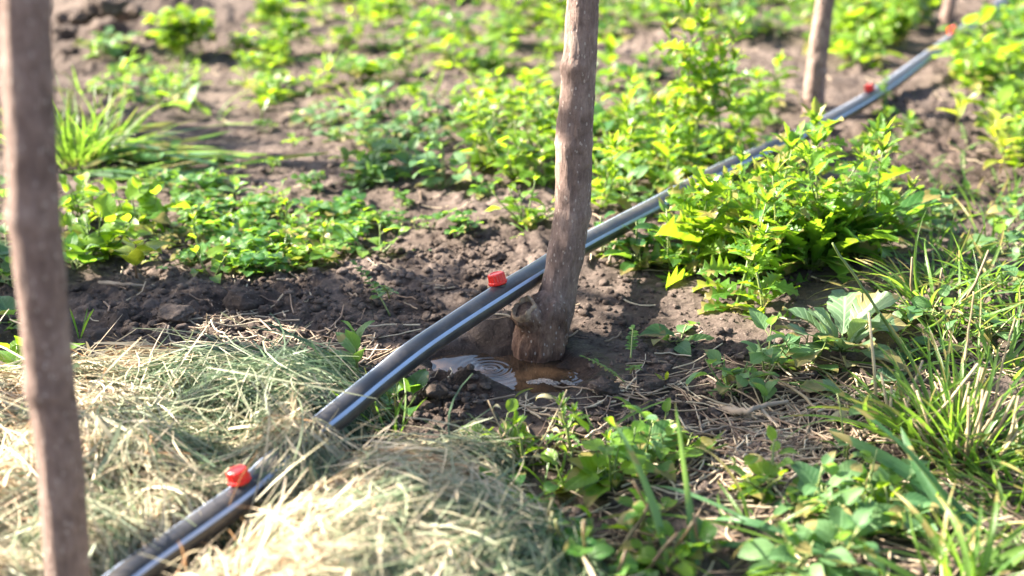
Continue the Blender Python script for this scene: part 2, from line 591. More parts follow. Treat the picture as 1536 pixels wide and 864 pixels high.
def build_ground():
    xs = axis(-1.5, 1.5, .0042, 120)
    ys_near = np.arange(.70, 1.75, .0026)
    ys = [*ys_near]
    y = ys[-1]; st = .0026
    while y < 140:
        st = max(st * 1.012, .0026) if y < 4.2 else st * 1.35
        y += st; ys.append(y)
    lo = []; y = .70; st = .0026
    while y > -40:
        st *= 1.35; y -= st; lo.append(y)
    ys = np.array(lo[::-1] + ys)
    X, Y = np.meshgrid(xs, ys)
    Z = H(X, Y)
    nx, ny = len(xs), len(ys)
    V = np.stack([X, Y, Z], -1).reshape(-1, 3)
    i = np.arange(ny - 1)[:, None] * nx + np.arange(nx - 1)[None, :]
    F = np.stack([i, i + 1, i + nx + 1, i + nx], -1).reshape(-1, 4)
    pr = pud_r(X, Y) + .5 * (vnoise(X * 18, Y * 18, 51) - .5) + .3 * (vnoise(X * 50, Y * 50, 52) - .5)
    wet = sstep(1.9, 1.0, pr)
    b = G(1400, 245); d = np.hypot((X - b.x) / .16, (Y - b.y) / .2) + .6 * (vnoise(X * 20, Y * 20, 53) - .5)
    wet = np.maximum(wet, .8 * sstep(1.1, .5, d))
    b = G(690, 590); d = np.hypot((X - b.x) / .075, (Y - b.y) / .05) + .6 * (vnoise(X * 20, Y * 20, 54) - .5)
    wet = np.maximum(wet, .9 * sstep(1.2, .6, d))
    b = G(1060, 640); d = np.hypot((X - b.x) / .24, (Y - b.y) / .26) + .8 * (vnoise(X * 14, Y * 14, 55) - .5)
    wet = np.maximum(wet, .62 * sstep(1.1, .5, d))
    me = fast_mesh('ground', V, F, M['soil'], {'wet': ('FLOAT', wet)})
    tag(link('ground', me), 'grey brown crumbly soil of the orchard bed', 'soil', kind='structure')
    return


build_ground()

# ------------------------------------------------------------------ puddle
def build_puddle():
    RC = G(735, 540)                       # where the drops land
    n, mm = 150, 240
    u = np.linspace(-1, 1, mm); v = np.linspace(-1, 1, n)
    U, Vv = np.meshgrid(u, v)
    c, s = math.cos(PUD_ROT), math.sin(PUD_ROT)
    X = PUD.x + (U * PUD_A * 1.35) * c - (Vv * PUD_B * 1.35) * s
    Y = PUD.y + (U * PUD_A * 1.35) * s + (Vv * PUD_B * 1.35) * c
    d = np.hypot(X - RC.x, Y - RC.y) + .0012 * (vnoise(X * 60, Y * 60, 61) - .5)
    Z = WATER_Z + .00030 * np.sin(d / (.0058 + .035 * d) * 2 * PI) * np.exp(-d / .022) * (.5 + vnoise(X * 45, Y * 45, 63)) * sstep(.0, .006, d) + .0001 * (vnoise(X * 90, Y * 90, 62) - .5)
    d2 = np.hypot(X - RC.x - .075, Y - RC.y + .02)
    Z = Z + .00013 * np.sin(d2 / .006 * 2 * PI) * np.exp(-d2 / .02)
    V = np.stack([X, Y, Z], -1).reshape(-1, 3)
    i = np.arange(n - 1)[:, None] * mm + np.arange(mm - 1)[None, :]
    F = np.stack([i, i + 1, i + mm + 1, i + mm], -1).reshape(-1, 4)
    m, nn, p, out = new_mat('muddy_water')
    geo = N(nn, 'ShaderNodeNewGeometry')
    nn.links.new(ramp(nn, noise_tex(nn, geo.outputs['Position'], 34, 4), [(.35, (.022, .014, .009)), (.65, (.062, .039, .024))]), p.inputs['Base Color'])
    p.inputs['Roughness'].default_value = .03
    p.inputs['IOR'].default_value = 1.33
    p.inputs['Specular IOR Level'].default_value = .8
    o = link('puddle_water', fast_mesh('puddle_water', V, F, m))
    tag(o, 'small muddy puddle with ring ripples below the middle red dripper', 'puddle', kind='structure')
    # froth: flat rafts of tiny bubbles against the stump and at the near shore
    m, nn, p, out = new_mat('froth')
    geo = N(nn, 'ShaderNodeNewGeometry')
    vo = N(nn, 'ShaderNodeTexVoronoi'); vo.inputs['Scale'].default_value = 420; nn.links.new(geo.outputs['Position'], vo.inputs['Vector'])
    nn.links.new(ramp(nn, vo.outputs['Distance'], [(0, (.36, .33, .31)), (.8, (.15, .125, .11))]), p.inputs['Base Color'])
    p.inputs['Roughness'].default_value = .22
    bp = N(nn, 'ShaderNodeBump'); bp.inputs['Distance'].default_value = .001; nn.links.new(vo.outputs['Distance'], bp.inputs['Height']); nn.links.new(bp.outputs[0], p.inputs['Normal'])
    def raft(pts, wdt, seed):
        rnd = random.Random(seed); mb = MB()
        P = [G(a, b, WATER_Z) for a, b in pts]
        P = catmull(P, 8)
        for q in P:
            for _ in range(24):
                a = rnd.random() * 6.28; rr = wdt * rnd.random() ** .6
                r0 = rnd.uniform(.0004, .0015)
                mb.lump(Vector((q.x + math.cos(a) * rr, q.y + math.sin(a) * rr * .8, WATER_Z + .0003)), r0, 1, .32, rnd.randint(0, 99999), .15)
        f = link('froth', mb.mesh('froth', m), o)
        return f
    raft([(776, 524), (792, 534), (814, 539), (838, 534)], .0050, 1)
    raft([(690, 494), (712, 500), (738, 508)], .005, 2)
    raft([(800, 574), (815, 571), (832, 576)], .006, 3)
    raft([(846, 572), (858, 577)], .0035, 7)
    raft([(845, 524), (862, 520)], .004, 5)


build_puddle()

# ------------------------------------------------------------------ saplings
def ring_mesh(mb, pts, radii, n=40, seed=0, amp=.0012, bumps=(), tint=.5):
    """trunk surface: pts/radii dense; bumps = (index fraction, size, width) collars"""
    m = len(pts); b = len(mb.v)
    prev = Vector((1, 0, 0))
    ang = np.arange(n) / n * 2 * PI
    L = 0
    for i, p in enumerate(pts):
        t = (pts[min(i + 1, m - 1)] - pts[max(i - 1, 0)]).normalized()
        x = (prev - t * prev.dot(t)).normalized(); prev = x
        y = t.cross(x)
        if i: L += (p - pts[i - 1]).length
        r0 = radii[i]
        ca, sa = np.cos(ang), np.sin(ang)
        # long ridges plus short blisters
        dsp = amp * 1.1 * (vnoise(ca * 3 + 9 + seed, sa * 3 + L * 9, 70) - .5) + amp * 1.6 * (vnoise(ang * 7, np.full(n, L * 45 + seed), 71) - .5) * np.minimum(1, np.minimum(ang, 2 * PI - ang) * 3)
        dsp = dsp + amp * .9 * (vnoise(ca * 9 + 30 + seed, sa * 9 + L * 110, 72) - .5)
        for f, sz, wd, an in bumps:
            g = math.exp(-((L - f) / wd) ** 2)
            if g > .01:
                dsp = dsp + sz * g * (.45 + .55 * np.cos(ang - an)) 
        for k in range(n):
            rr = r0 + float(dsp[k])
            mb.v.append(p + (x * ca[k] + y * sa[k]) * rr)
            mb.a.append((k / n, i / m, tint))
    for i in range(m - 1):
        for k in range(n):
            k2 = (k + 1) % n
            mb.f.append((b + i * n + k, b + i * n + k2, b + (i + 1) * n + k2, b + (i + 1) * n + k))
    mb.f.append(tuple(b + k for k in reversed(range(n))))
    mb.f.append(tuple(b + (m - 1) * n + k for k in range(n)))


def resample(P, rad, step):
    out = []; ro = []
    Q = catmull(P, 12); 
    rr = []
    for i in range(len(P) - 1):
        for k in range(12): rr.append(rad[i] + (rad[i + 1] - rad[i]) * (k / 12))
    rr.append(rad[-1])
    out.append(Q[0]); ro.append(rr[0]); acc = 0
    for i in range(1, len(Q)):
        acc += (Q[i] - Q[i - 1]).length
        if acc >= step:
            out.append(Q[i]); ro.append(rr[i]); acc = 0
    return out, ro


def ov(a=.75, b=.8):
    return lambda v: max(0.02, math.sin(PI * min(1, max(0, v)) ** a)) ** b


def crown(mb_l, mb_b, top, lean, r, nb, nl, leafL, seed, z0):
    rnd = random.Random(seed)
    for i in range(nb):
        t = rnd.random()
        st = top + lean * (-(1 - t) * r * .9)
        a = rnd.random() * 6.28
        el = rnd.uniform(.35, 1.1)
        d = Vector((math.cos(a) * math.cos(el), math.sin(a) * math.cos(el), math.sin(el)))
        ln = r * rnd.uniform(.6, 1.1)
        pts = [st + d * ln * k / 5 + Vector((0, 0, .10 * r * math.sin(k))) * .4 for k in range(6)]
        mb_b.tube(pts, [.007 * (1 - k / 7) for k in range(6)], 6)
        for j in range(nl):
            k = rnd.uniform(.15, 1)
            q = pts[min(5, int(k * 5))] + Vector((rnd.gauss(0, .04), rnd.gauss(0, .04), rnd.gauss(0, .04)))
            ld = Vector((rnd.gauss(0, 1), rnd.gauss(0, 1), rnd.gauss(-.2, .6)))
            if ld.length < .1: continue
            mb_l.leaf(q, ld, Vector((rnd.gauss(0, .5), rnd.gauss(0, .5), 1)), leafL * rnd.uniform(.7, 1.2), leafL * .55, ov(), .7, .2, 5, rnd.random())


def sapling(label, base, path, rad, top_z, bumps, seed, amp=.0012, crown_r=.28, crown_spec=(9, 26), n=40, group='saplings of the row'):
    """base: world point; path: visible centre line from the ground up (world); then a straight stem to the crown above the frame"""
    root = bpy.data.objects.new('sapling_tree', None); COL.objects.link(root)
    root.location = base
    tag(root, label, 'tree', group)
    P = list(path)
    d = (P[-1] - P[-2]).normalized()
    d = (d + Vector((0, 0, 1)) * .6).normalized()
    rad = list(rad)
    while P[-1].z < top_z:
        P.append(P[-1] + d * .12); rad.append(max(rad[-1] * .965, .005))
    pts, rr = resample([q - base for q in P], rad, .0032)
    mb = MB(); ring_mesh(mb, pts, rr, n, seed, amp, bumps)
    link('trunk', mb.mesh('trunk', M['bark']), root)
    ml, mbr = MB(), MB()
    crown(ml, mbr, pts[-1], d, crown_r, crown_spec[0], crown_spec[1], .06, seed, 0)
    link('branches', mbr.mesh('branches', M['bark']), root)
    link('crown', ml.mesh('crown', M['sapling']), root)
    return root


# middle sapling by the puddle, shoot growing out of an old cut stump
yb = TREE_BASE.y
def rw(wpx, Y): return wpx / 2 / FPX * (Y / cp) * .97
mp = [(822, 492), (831, 462), (839, 430), (848, 385), (855, 345), (860, 300), (862, 215), (868, 110), (874, 0), (880, -110)]
mw = [66, 64, 55, 55, 54, 54, 55, 50, 46, 44]
path = [GY(a, b, yb + .008) for a, b in mp]
path.insert(0, Vector((path[0].x - .003, yb + .006, -.02)))
rad = [rw(60, yb)] + [rw(x, yb) for x in mw]
main = sapling('grey brown sapling leaning over the puddle, an old sawn stump bulging from its foot', Vector((TREE_BASE.x, TREE_BASE.y, WATER_Z)), path, rad, 1.15,
               [(.155, .0024, .004, .5), (.30, .0030, .006, 3.6), (.118, .0014, .012, 4.2), (.225, .0016, .004, 5.0)], 3, .0013)
# the stump: a stout stub beside the shoot, its sawn face looking up and towards the viewer
def stump():
    mb = MB()
    ys_ = yb - .006
    key = [(807, 545, .0255), (809, 524, .0262), (811, 503, .0268), (815, 482, .0250), (821, 466, .0215), (828, 452, .0165), (833, 444, .011)]
    P = [GY(a, b, ys_) for a, b, _ in key]
    pts, rr = resample([q - main.location for q in P], [k[2] for k in key], .0022)
    ring_mesh(mb, pts, rr, 52, 11, .0030, [(.02, .002, .01, 4.0)])
    s = None
    # the sawn stub on its shoulder, pointing up, to the pipe and to the viewer
    ax = Vector((-.42, -.36, .84)).normalized()
    face = GY(786, 464, ys_ - .019) - main.location
    pts = [face - ax * (.030 - .030 * k / 15) for k in range(16)]
    rr = [.0165 - .0042 * (k / 15) ** 1.5 for k in range(16)]
    ring_mesh(mb, pts, rr, 44, 17, .0022, [(.024, .0018, .003, 4.0)])
    s = link('stump', mb.mesh('stump', M['stump']), main)
    x = ax.orthogonal().normalized(); y = ax.cross(x)
    mb = MB()
    c = pts[-1]
    R0 = rr[-1]
    rings = [(R0 * 1.02, -.004), (R0 * 1.08, .0005), (R0 * 1.02, .0035), (R0 * .90, .0042), (R0 * .78, .002), (R0 * .70, -.003), (R0 * .35, -.0038), (.0005, -.0034)]
    n = 44
    for j, (r, z) in enumerate(rings):
        for k in range(n):
            a = 2 * PI * k / n
            w_ = 1 + .09 * math.sin(2 * a + 1) + .04 * math.sin(5 * a) + .06 * (float(vnoise(np.array([a * 4]), np.array([j * .4]), 88)[0]) - .5)
            mb.v.append(c + (x * math.cos(a) + y * math.sin(a)) * r * w_ + ax * (z + .0012 * math.sin(a * 3 + j * .4) + .0008 * math.sin(a * 9)))
            mb.a.append((0, 0, 0))
    for j in range(len(rings) - 1):
        for k in range(n):
            mb.f.append((j * n + k, j * n + (k + 1) % n, (j + 1) * n + (k + 1) % n, (j + 1) * n + k))
    link('sawn_face', mb.mesh('sawn_face', M['cut']), s)

stump()

# nearest sapling (very close to the camera), with swollen nodes
Yf = .80
fp = [(106, 905), (102, 864), (90, 690), (76, 570), (66, 470), (55, 350), (46, 200), (36, 0), (28, -150)]
fw = [74, 72, 73, 74, 74, 78, 74, 70, 68]
fpath = [GY(a, b, Yf) for a, b in fp]
fpath.insert(0, Vector((fpath[0].x + .004, Yf, -.03)))
fb = Vector((fpath[0].x, Yf, h1(fpath[0].x, Yf)))
sapling('soft blurred sapling trunk with swollen nodes standing in the hay nearest the camera', fb, fpath, [rw(76, Yf)] + [rw(x, Yf) for x in fw], 1.3,
        [(.215, .0022, .008, 3.4), (.325, .0030, .008, 3.2), (.45, .0012, .01, 0)], 5, .0006)
# third and fourth in the row
b3 = GH(1219, 166)
t3 = [GY(1219, 163, b3.y), GY(1222, 120, b3.y), GY(1229, 60, b3.y), GY(1238, 0, b3.y), GY(1246, -60, b3.y)]
t3.insert(0, Vector((t3[0].x - .002, b3.y, b3.z - .04)))
sapling('slim brown sapling rising behind the tall lobed weeds, beyond the pipe', b3, t3, [rw(34, b3.y)] + [rw(x, b3.y) for x in (32, 30, 28, 26, 26)], 1.5, [(.1, .002, .01, 0)], 8, .0016, n=28)
b4 = GH(1416, 52)
t4 = [GY(1416, 48, b4.y), GY(1421, 20, b4.y), GY(1426, 0, b4.y), GY(1434, -40, b4.y)]
t4.insert(0, Vector((t4[0].x - .002, b4.y, b4.z - .04)))
sapling('thin sapling farthest along the row, next to the last red dripper', b4, t4, [rw(24, b4.y)] + [rw(x, b4.y) for x in (19, 18, 17, 16)], 1.6, [], 9, .0016, n=24)

# unseen saplings added so that their crowns throw the dappled shade
def shade_tree(tx, ty, zc, seed, nb, nl, r):
    """its crown, at height zc, shades the ground round (tx, ty)"""
    k = zc / SUNV.z
    x, y = tx + SUNV.x * k, ty + SUNV.y * k
    b = Vector((x + .03, y, h1(x, y)))
    p = [Vector((x + .03, y, b.z - .04)), Vector((x + .02, y, .3)), Vector((x + .01, y, .7)), Vector((x, y, zc - .35))]
    sapling('unseen leafy sapling added for its dappled shade', b, p, [.02, .019, .018, .016], zc, [], seed, .0012, r, (nb, nl), n=20, group='unseen saplings added for shade')


for px_, py_, zc_, sd_, nb_, nl_, r_ in [
    # ground pixel the crown shades, crown height, seed, branches, leaves per branch, radius
    (300, 470, 1.25, 21, 8, 16, .17),
    (600, 480, 1.35, 22, 6, 12, .15),
    (1010, 545, 1.3, 23, 7, 13, .14),
    (1120, 640, 1.45, 24, 6, 11, .15),
    (1330, 640, 1.5, 26, 4, 9, .14),
    (900, 790, 1.2, 25, 6, 11, .14),
    (640, 270, 1.3, 27, 5, 12, .18),
    (230, 200, 1.3, 28, 6, 13, .2),
]:
    g_ = G(px_, py_)
    shade_tree(g_.x, g_.y, zc_, sd_, nb_, nl_, r_)

# ------------------------------------------------------------------ drip pipe
def build_pipe():
    root = bpy.data.objects.new('drip_pipe', None); COL.objects.link(root)
    tag(root, 'black plastic irrigation pipe with pale stripes running past the saplings', 'pipe')
    base = Vector((PIPE[9].x, PIPE[9].y, 0)); root.location = base
    pts = catmull([q - base for q in PIPE], 14)
    r = .0114
    mb = MB(); n = 40
    m = len(pts)
    stripe_v = [MB() for _ in range(4)]
    angs = [R(128), R(28), R(-62), R(-150)]
    for i, p in enumerate(pts):
        t = (pts[min(i + 1, m - 1)] - pts[max(i - 1, 0)]).normalized()
        right = t.cross(Vector((0, 0, 1))).normalized(); up = right.cross(t)
        rl = r * (1 + .02 * math.sin(i * .31))
        tw = .10 * math.sin(i * .021 + .5)
        for k in range(n):
            a = 2 * PI * k / n
            mb.v.append(p + right * math.cos(a) * rl * 1.04 + up * math.sin(a) * rl * .97); mb.a.append((k / n, i / m, .5))
        for s, a0 in zip(stripe_v, angs):
            for k in range(5):
                a = a0 + tw + (k - 2) / 2 * R(9)
                q = 1.0 + (.016 if 0 < k < 4 else -.004)
                s.v.append(p + right * math.cos(a) * rl * 1.04 * q + up * math.sin(a) * rl * .97 * q); s.a.append((k / 4, i / m, .5))
    for i in range(m - 1):
        for k in range(n):
            mb.f.append((i * n + k, (i + 1) * n + k, (i + 1) * n + (k + 1) % n, i * n + (k + 1) % n))
        for s in stripe_v:
            for k in range(4):
                s.f.append((i * 5 + k, (i + 1) * 5 + k, (i + 1) * 5 + k + 1, i * 5 + k + 1))
    tb = link('tube', mb.mesh('tube', M['pipe']), root)
    for s in stripe_v:
        link('stripe', s.mesh('stripe', M['stripe']), tb)


build_pipe()


def emitter(px, py, zc, label, tilt=-.25, sc=1.0):
    """px, py: the middle of its foot on the pipe"""
    c = G(px, py, zc)
    c_ = c
    i = min(range(len(PIPEC)), key=lambda k: (Vector((PIPEC[k].x, PIPEC[k].y)) - Vector((c.x, c.y))).length)
    t = (PIPEC[min(i + 2, len(PIPEC) - 1)] - PIPEC[max(i - 2, 0)]).normalized()
    right = t.cross(Vector((0, 0, 1))).normalized()
    up = right.cross(t)
    ax = (up * math.cos(tilt) + right * math.sin(tilt)).normalized()
    root = bpy.data.objects.new('drip_emitter', None); COL.objects.link(root)
    root.location = PIPEC[i] + ax * .0062
    root.rotation_euler = ax.to_track_quat('Z', 'Y').to_euler()
    root.scale = (sc, sc, sc)
    tag(root, label, 'dripper', 'red drippers along the pipe')

    def lathe(prof, n, flute=None):
        mb = MB()
        for j, (r, z, fl) in enumerate(prof):
            for k in range(n):
                a = 2 * PI * k / n
                rr = r
                if fl: rr = r * (1 + fl * (1 if (k % 4) in (0, 1) else -1))
                mb.v.append(Vector((math.cos(a) * rr, math.sin(a) * rr, z))); mb.a.append((0, 0, 0))
        for j in range(len(prof) - 1):
            for k in range(n):
                mb.f.append((j * n + k, j * n + (k + 1) % n, (j + 1) * n + (k + 1) % n, (j + 1) * n + k))
        mb.f.append(tuple((len(prof) - 1) * n + k for k in range(n)))
        return mb
    link('barb_base', lathe([(.0035, -.004, 0), (.0035, .001, 0), (.0078, .0016, 0), (.0084, .003, 0), (.0084, .0048, 0), (.0072, .0058, 0), (.006, .0062, 0)], 32).mesh('barb_base', M['redbase'], False), root)
    cap = lathe([(.0074, .0056, 0), (.0094, .0058, 0), (.0098, .0066, 0), (.0098, .0086, 0), (.0093, .0092, 0), (.0091, .0094, .035), (.0088, .0162, .035), (.0084, .0172, .02), (.0074, .0178, 0), (.0062, .0178, 0), (.0058, .0172, 0), (.002, .0172, 0)], 64)
    me = cap.mesh('cap', M['red'], False)
    link('cap', me, root)
    # eight little outlet bosses round the foot of the cap
    mb = MB()
    for k in range(8):
        a = 2 * PI * k / 8
        d = Vector((math.cos(a), math.sin(a), 0))
        mb.tube([d * .0088 + Vector((0, 0, .0076)), d * .0106 + Vector((0, 0, .0076))], [.0012, .001], 8)
    link('outlet', mb.mesh('outlet', M['red']), root)


emitter(772, 430, .0745, 'red dripper cap perched on the pipe just before the middle sapling and puddle', -.25, .92)
emitter(411, 730, .034, 'red dripper cap half sunk among the hay', -.2, .9)
emitter(1318, 138, .052, 'blurred red dripper on the pipe close to the slim sapling behind the tall weeds', -.3, .85)
emitter(1446, 48, .052, 'farthest red dripper, at the foot of the thinnest sapling', -.3, .95)

# ------------------------------------------------------------------ mown hay
HAY_L = [(G(150, 800), .40, .27, 0, .050), (G(390, 655), .13, .13, 0, .055), (G(250, 640), .20, .12, 0, .040), (G(20, 700), .20, .17, 0, .055)]
HAY_R = [(G(560, 860), .16, .16, .2, .062), (G(600, 765), .10, .12, 0, .058), (G(545, 730), .09, .09, 0, .055), (G(520, 940), .2, .13, 0, .05), (G(540, 672), .05, .05, 0, .035)]
HAY_C = [(G(440, 682, .03), .052, .045, .9, .066), (G(405, 704, .03), .03, .032, .8, .054)]        # what lies over the pipe


def mound(x, y, blobs):
    x = np.asarray(x, float); y = np.asarray(y, float)
    m = np.zeros(x.shape)
    wob = 1 + .5 * (vnoise(x * 11, y * 11, 91) - .5) + .3 * (vnoise(x * 31, y * 31, 92) - .5)
    for c, rx, ry, ro, hh in blobs:
        dx = x - c.x; dy = y - c.y
        cs, sn = math.cos(ro), math.sin(ro)
        u = (dx * cs + dy * sn) / rx; v = (-dx * sn + dy * cs) / ry
        q = 1 - (u * u + v * v) * wob
        m = np.maximum(m, hh * np.clip(q, 0, 1) ** .62)
    m = .74 * m * (.6 + .8 * vnoise(x * 17, y * 17, 93)) * (1 - .6 * sstep(.14, .04, np.hypot(x + .255, y - .76)))
    return m


def hay_height(x, y, side):
    d, sg, pz = pipe_dist(x, y)
    if side == 'left':
        m = mound(x, y, HAY_L) * sstep(-.004, .035, d) * (sg < 0)
    elif side == 'right':
        m = mound(x, y, HAY_R) * sstep(.012, .075, d) * (sg > 0)
    else:
        m = mound(x, y, HAY_C)
    return m


def hay_material():
    m, n, p, out = new_mat('hay')
    at = N(n, 'ShaderNodeAttribute', attribute_name='lf')
    s = N(n, 'ShaderNodeSeparateXYZ'); n.links.new(at.outputs['Vector'], s.inputs[0])
    col = ramp(n, s.outputs[2], [(0, (.04, .085, .035)), (.2, (.12, .18, .085)), (.42, (.27, .29, .18)), (.66, (.47, .39, .26)), (.92, (.62, .52, .38)), (1, (.30, .17, .08))])
    n.links.new(col, p.inputs['Base Color'])
    p.inputs['Roughness'].default_value = .55
    tb = N(n, 'ShaderNodeBsdfTranslucent'); n.links.new(col, tb.inputs['Color'])
    mx = N(n, 'ShaderNodeMixShader'); mx.inputs[0].default_value = .25
    n.links.new(p.outputs[0], mx.inputs[1]); n.links.new(tb.outputs[0], mx.inputs[2]); n.links.new(mx.outputs[0], out.inputs['Surface'])
    return m


M['hay'] = hay_material()
m, n, p, out = new_mat('packed_hay')
geo = N(n, 'ShaderNodeNewGeometry')
n.links.new(ramp(n, noise_tex(n, geo.outputs['Position'], 120, 6, .7), [(.3, (.05, .06, .03)), (.7, (.22, .19, .11))]), p.inputs['Base Color'])
p.inputs['Roughness'].default_value = .9
M['packed'] = m


def hay_blades(side, count, box, seed, greener, lo=.35, hi=1.1, lmin=.02, lmax=.085):
    rs = np.random.RandomState(seed)
    x0, x1, y0, y1 = box
    x = rs.uniform(x0, x1, count * 4); y = rs.uniform(y0, y1, count * 4)
    h = hay_height(x, y, side)
    ok = np.where(h > .005)[0][:count]
    x, y, h = x[ok], y[ok], h[ok]
    k = len(x)
    z = H(x, y) + h * rs.uniform(lo, hi, k) + rs.uniform(0, .004, k)
    e = .008
    gx = (hay_height(x + e, y, side) - hay_height(x - e, y, side)) / (2 * e)
    gy = (hay_height(x, y + e, side) - hay_height(x, y - e, side)) / (2 * e)
    az = rs.uniform(0, 2 * PI, k)
    # swathes: neighbours lie roughly the same way
    sw = vnoise(x * 9, y * 9, 95) * 2 * PI
    az = np.where(rs.uniform(size=k) < .45, sw + rs.normal(0, .5, k), az)
    L = rs.uniform(lmin, lmax, k) * rs.uniform(.4, 1.0, k)
    W = rs.uniform(.0005, .0016, k) * np.where(rs.uniform(size=k) < .05, rs.uniform(1.5, 3.0, k), 1)
    S = 5
    bend = rs.normal(0, .9, k); lift = rs.normal(0, .16, k) + np.where(rs.uniform(size=k) < .06, rs.uniform(.2, .8, k), 0); droop = rs.uniform(.0, .7, k)
    tone = np.clip(.56 + .5 * (vnoise(x * 7, y * 7, 96) - .5) + .9 * (vnoise(x * 23, y * 23, 97) - .5) * .5 + rs.normal(0, .22, k) - greener(x, y), 0, 1)
    roll = rs.normal(0, .7, k)
    V = np.zeros((k, S + 1, 2, 3)); A = np.zeros((k, S + 1, 2, 3))
    px, py, pz = x.copy(), y.copy(), z.copy()
    # start half a length back
    px -= np.cos(az) * L * .5; py -= np.sin(az) * L * .5; pz -= (gx * np.cos(az) + gy * np.sin(az)) * L * .4
    for s_ in range(S + 1):
        t = s_ / S
        a = az + bend * (t - .5)
        cx, cy = np.cos(a), np.sin(a)
        slope = np.clip(gx * cx + gy * cy, -1, 1) + lift - droop * (t - .5)
        if s_:
            nrm = np.sqrt(1 + slope ** 2)
            px = px + cx * L / S / nrm; py = py + cy * L / S / nrm; pz = pz + slope * L / S / nrm
        wv = W * .5 * (1.0 if 0 < s_ < S else .45)
        ox, oy, oz = -cy * np.cos(roll), cx * np.cos(roll), np.sin(roll)
        for q, sg in ((0, -1), (1, 1)):
            V[:, s_, q, 0] = px + sg * ox * wv; V[:, s_, q, 1] = py + sg * oy * wv; V[:, s_, q, 2] = pz + sg * oz * wv
            A[:, s_, q, 0] = q; A[:, s_, q, 1] = t; A[:, s_, q, 2] = tone
    V = V.reshape(-1, 3); A = A.reshape(-1, 3)
    base = (np.arange(k) * (S + 1) * 2)[:, None] + (np.arange(S) * 2)[None, :]
    F = np.stack([base, base + 1, base + 3, base + 2], -1).reshape(-1, 4)
    return V, A, F


def hay_heap(name, label, side, count, box, seed, greener):
    V, A, F = hay_blades(side, count, box, seed, greener)
    V2, A2, F2 = hay_blades(side, count // 34, box, seed + 1, greener, .9, 1.25, .07, .16)
    F2 = F2 + len(V)
    V = np.concatenate([V, V2]); A = np.concatenate([A, A2]); F = np.concatenate([F, F2])
    o = link(name, fast_mesh(name, V, F, M['hay'], {'lf': ('FLOAT_VECTOR', A)}))
    tag(o, label, 'hay', kind='stuff')
    # the packed mass inside the heap
    x0, x1, y0, y1 = box
    nx, ny = 130, 130
    X, Y = np.meshgrid(np.linspace(x0, x1, nx), np.linspace(y0, y1, ny))
    hm = hay_height(X, Y, side)
    Z = H(X, Y) + hm * .62 - .006 * (hm < .004) - .004
    V = np.stack([X, Y, Z], -1).reshape(-1, 3)
    i = np.arange(ny - 1)[:, None] * nx + np.arange(nx - 1)[None, :]
    F = np.stack([i, i + 1, i + nx + 1, i + nx], -1)
    keep = (hm > .004)
    kf = keep[:-1, :-1] | keep[1:, :-1] | keep[:-1, 1:] | keep[1:, 1:]
    F = F[kf].reshape(-1, 4)
    link('packed_hay', fast_mesh('packed_hay', V, F, M['packed']), o)
    return o


hay_heap('hay_heap', 'straw and grey green mown hay heaped round the nearest blurred trunk', 'left', 60000, (-.85, .02, .60, 1.36), 101,
         lambda x, y: .30 * sstep(-.40, -.24, x) - .24 * sstep(-.26, -.42, x) * sstep(1.25, 1.05, y))
hay_heap('hay_heap', 'mound of dry mown hay on the camera side of the pipe', 'right', 42000, (-.34, .16, .62, 1.16), 202,
         lambda x, y: .22 * sstep(-.12, .02, x) - .12 * sstep(-.05, -.25, x))
hay_heap('hay_heap', 'wisps of hay lying across the pipe above the sunken red dripper', 'centre', 6500, (-.34, -.06, .90, 1.2), 303, lambda x, y: .08 + 0 * x)

# ------------------------------------------------------------------ soil lumps and litter
def clod(px, py, r, label, seed, group='soil clods', squash=.7):
    p = GH(px, py)
    mb = MB(); mb.lump(Vector((0, 0, 0)), r, 4, squash, seed, .38)
    o = link('soil_clod', mb.mesh('soil_clod', M['clod']), None, p + Vector((0, 0, r * .28)))
    tag(o, label, 'clod', group)


clod(366, 462, .019, 'largest cracked clod of soil, just below the clover mat', 1)
clod(262, 476, .017, 'broad flat lump of soil between the hay and the clover mat', 2, squash=.42)
clod(478, 526, .008, 'small round crumb of soil at the edge of the hay near the pipe', 3)
clod(398, 470, .009, 'small clod touching the largest cracked clod', 4)
clod(445, 462, .009, 'low soil lump between the largest clod and the pipe', 5)
clod(712, 412, .007, 'rounded dark clod right beside the red cap in front of the sapling', 6)
clod(742, 388, .011, 'crumbly clod behind the red cap', 7)
clod(700, 395, .008, 'small crumbly clod behind the pipe, near the red cap', 8)
clod(675, 345, .020, 'low pale lump of soil under the yellow green sprig by the sapling', 9, squash=.5)
clod(905, 588, .012, 'rough clod at the sunlit rim of the puddle apron', 10)
clod(1055, 412, .010, 'clod under the lobed weeds beside the pipe', 11)
clod(975, 585, .011, 'dark rounded clod near the tiny yellow shoot', 12)
clod(655, 590, .009, 'dark wet clod against the camera side of the pipe', 13)
clod(705, 575, .008, 'dark crumbly clod on the puddle bank', 14)
rc = random.Random(44)
for i in range(22):
    clod(85 + rc.random() * 195, 12 + rc.random() * 70, rc.uniform(.016, .038), 'dark freshly dug clod on the ridge behind the nearest trunk', 20 + i, 'clods on the dug ridge')


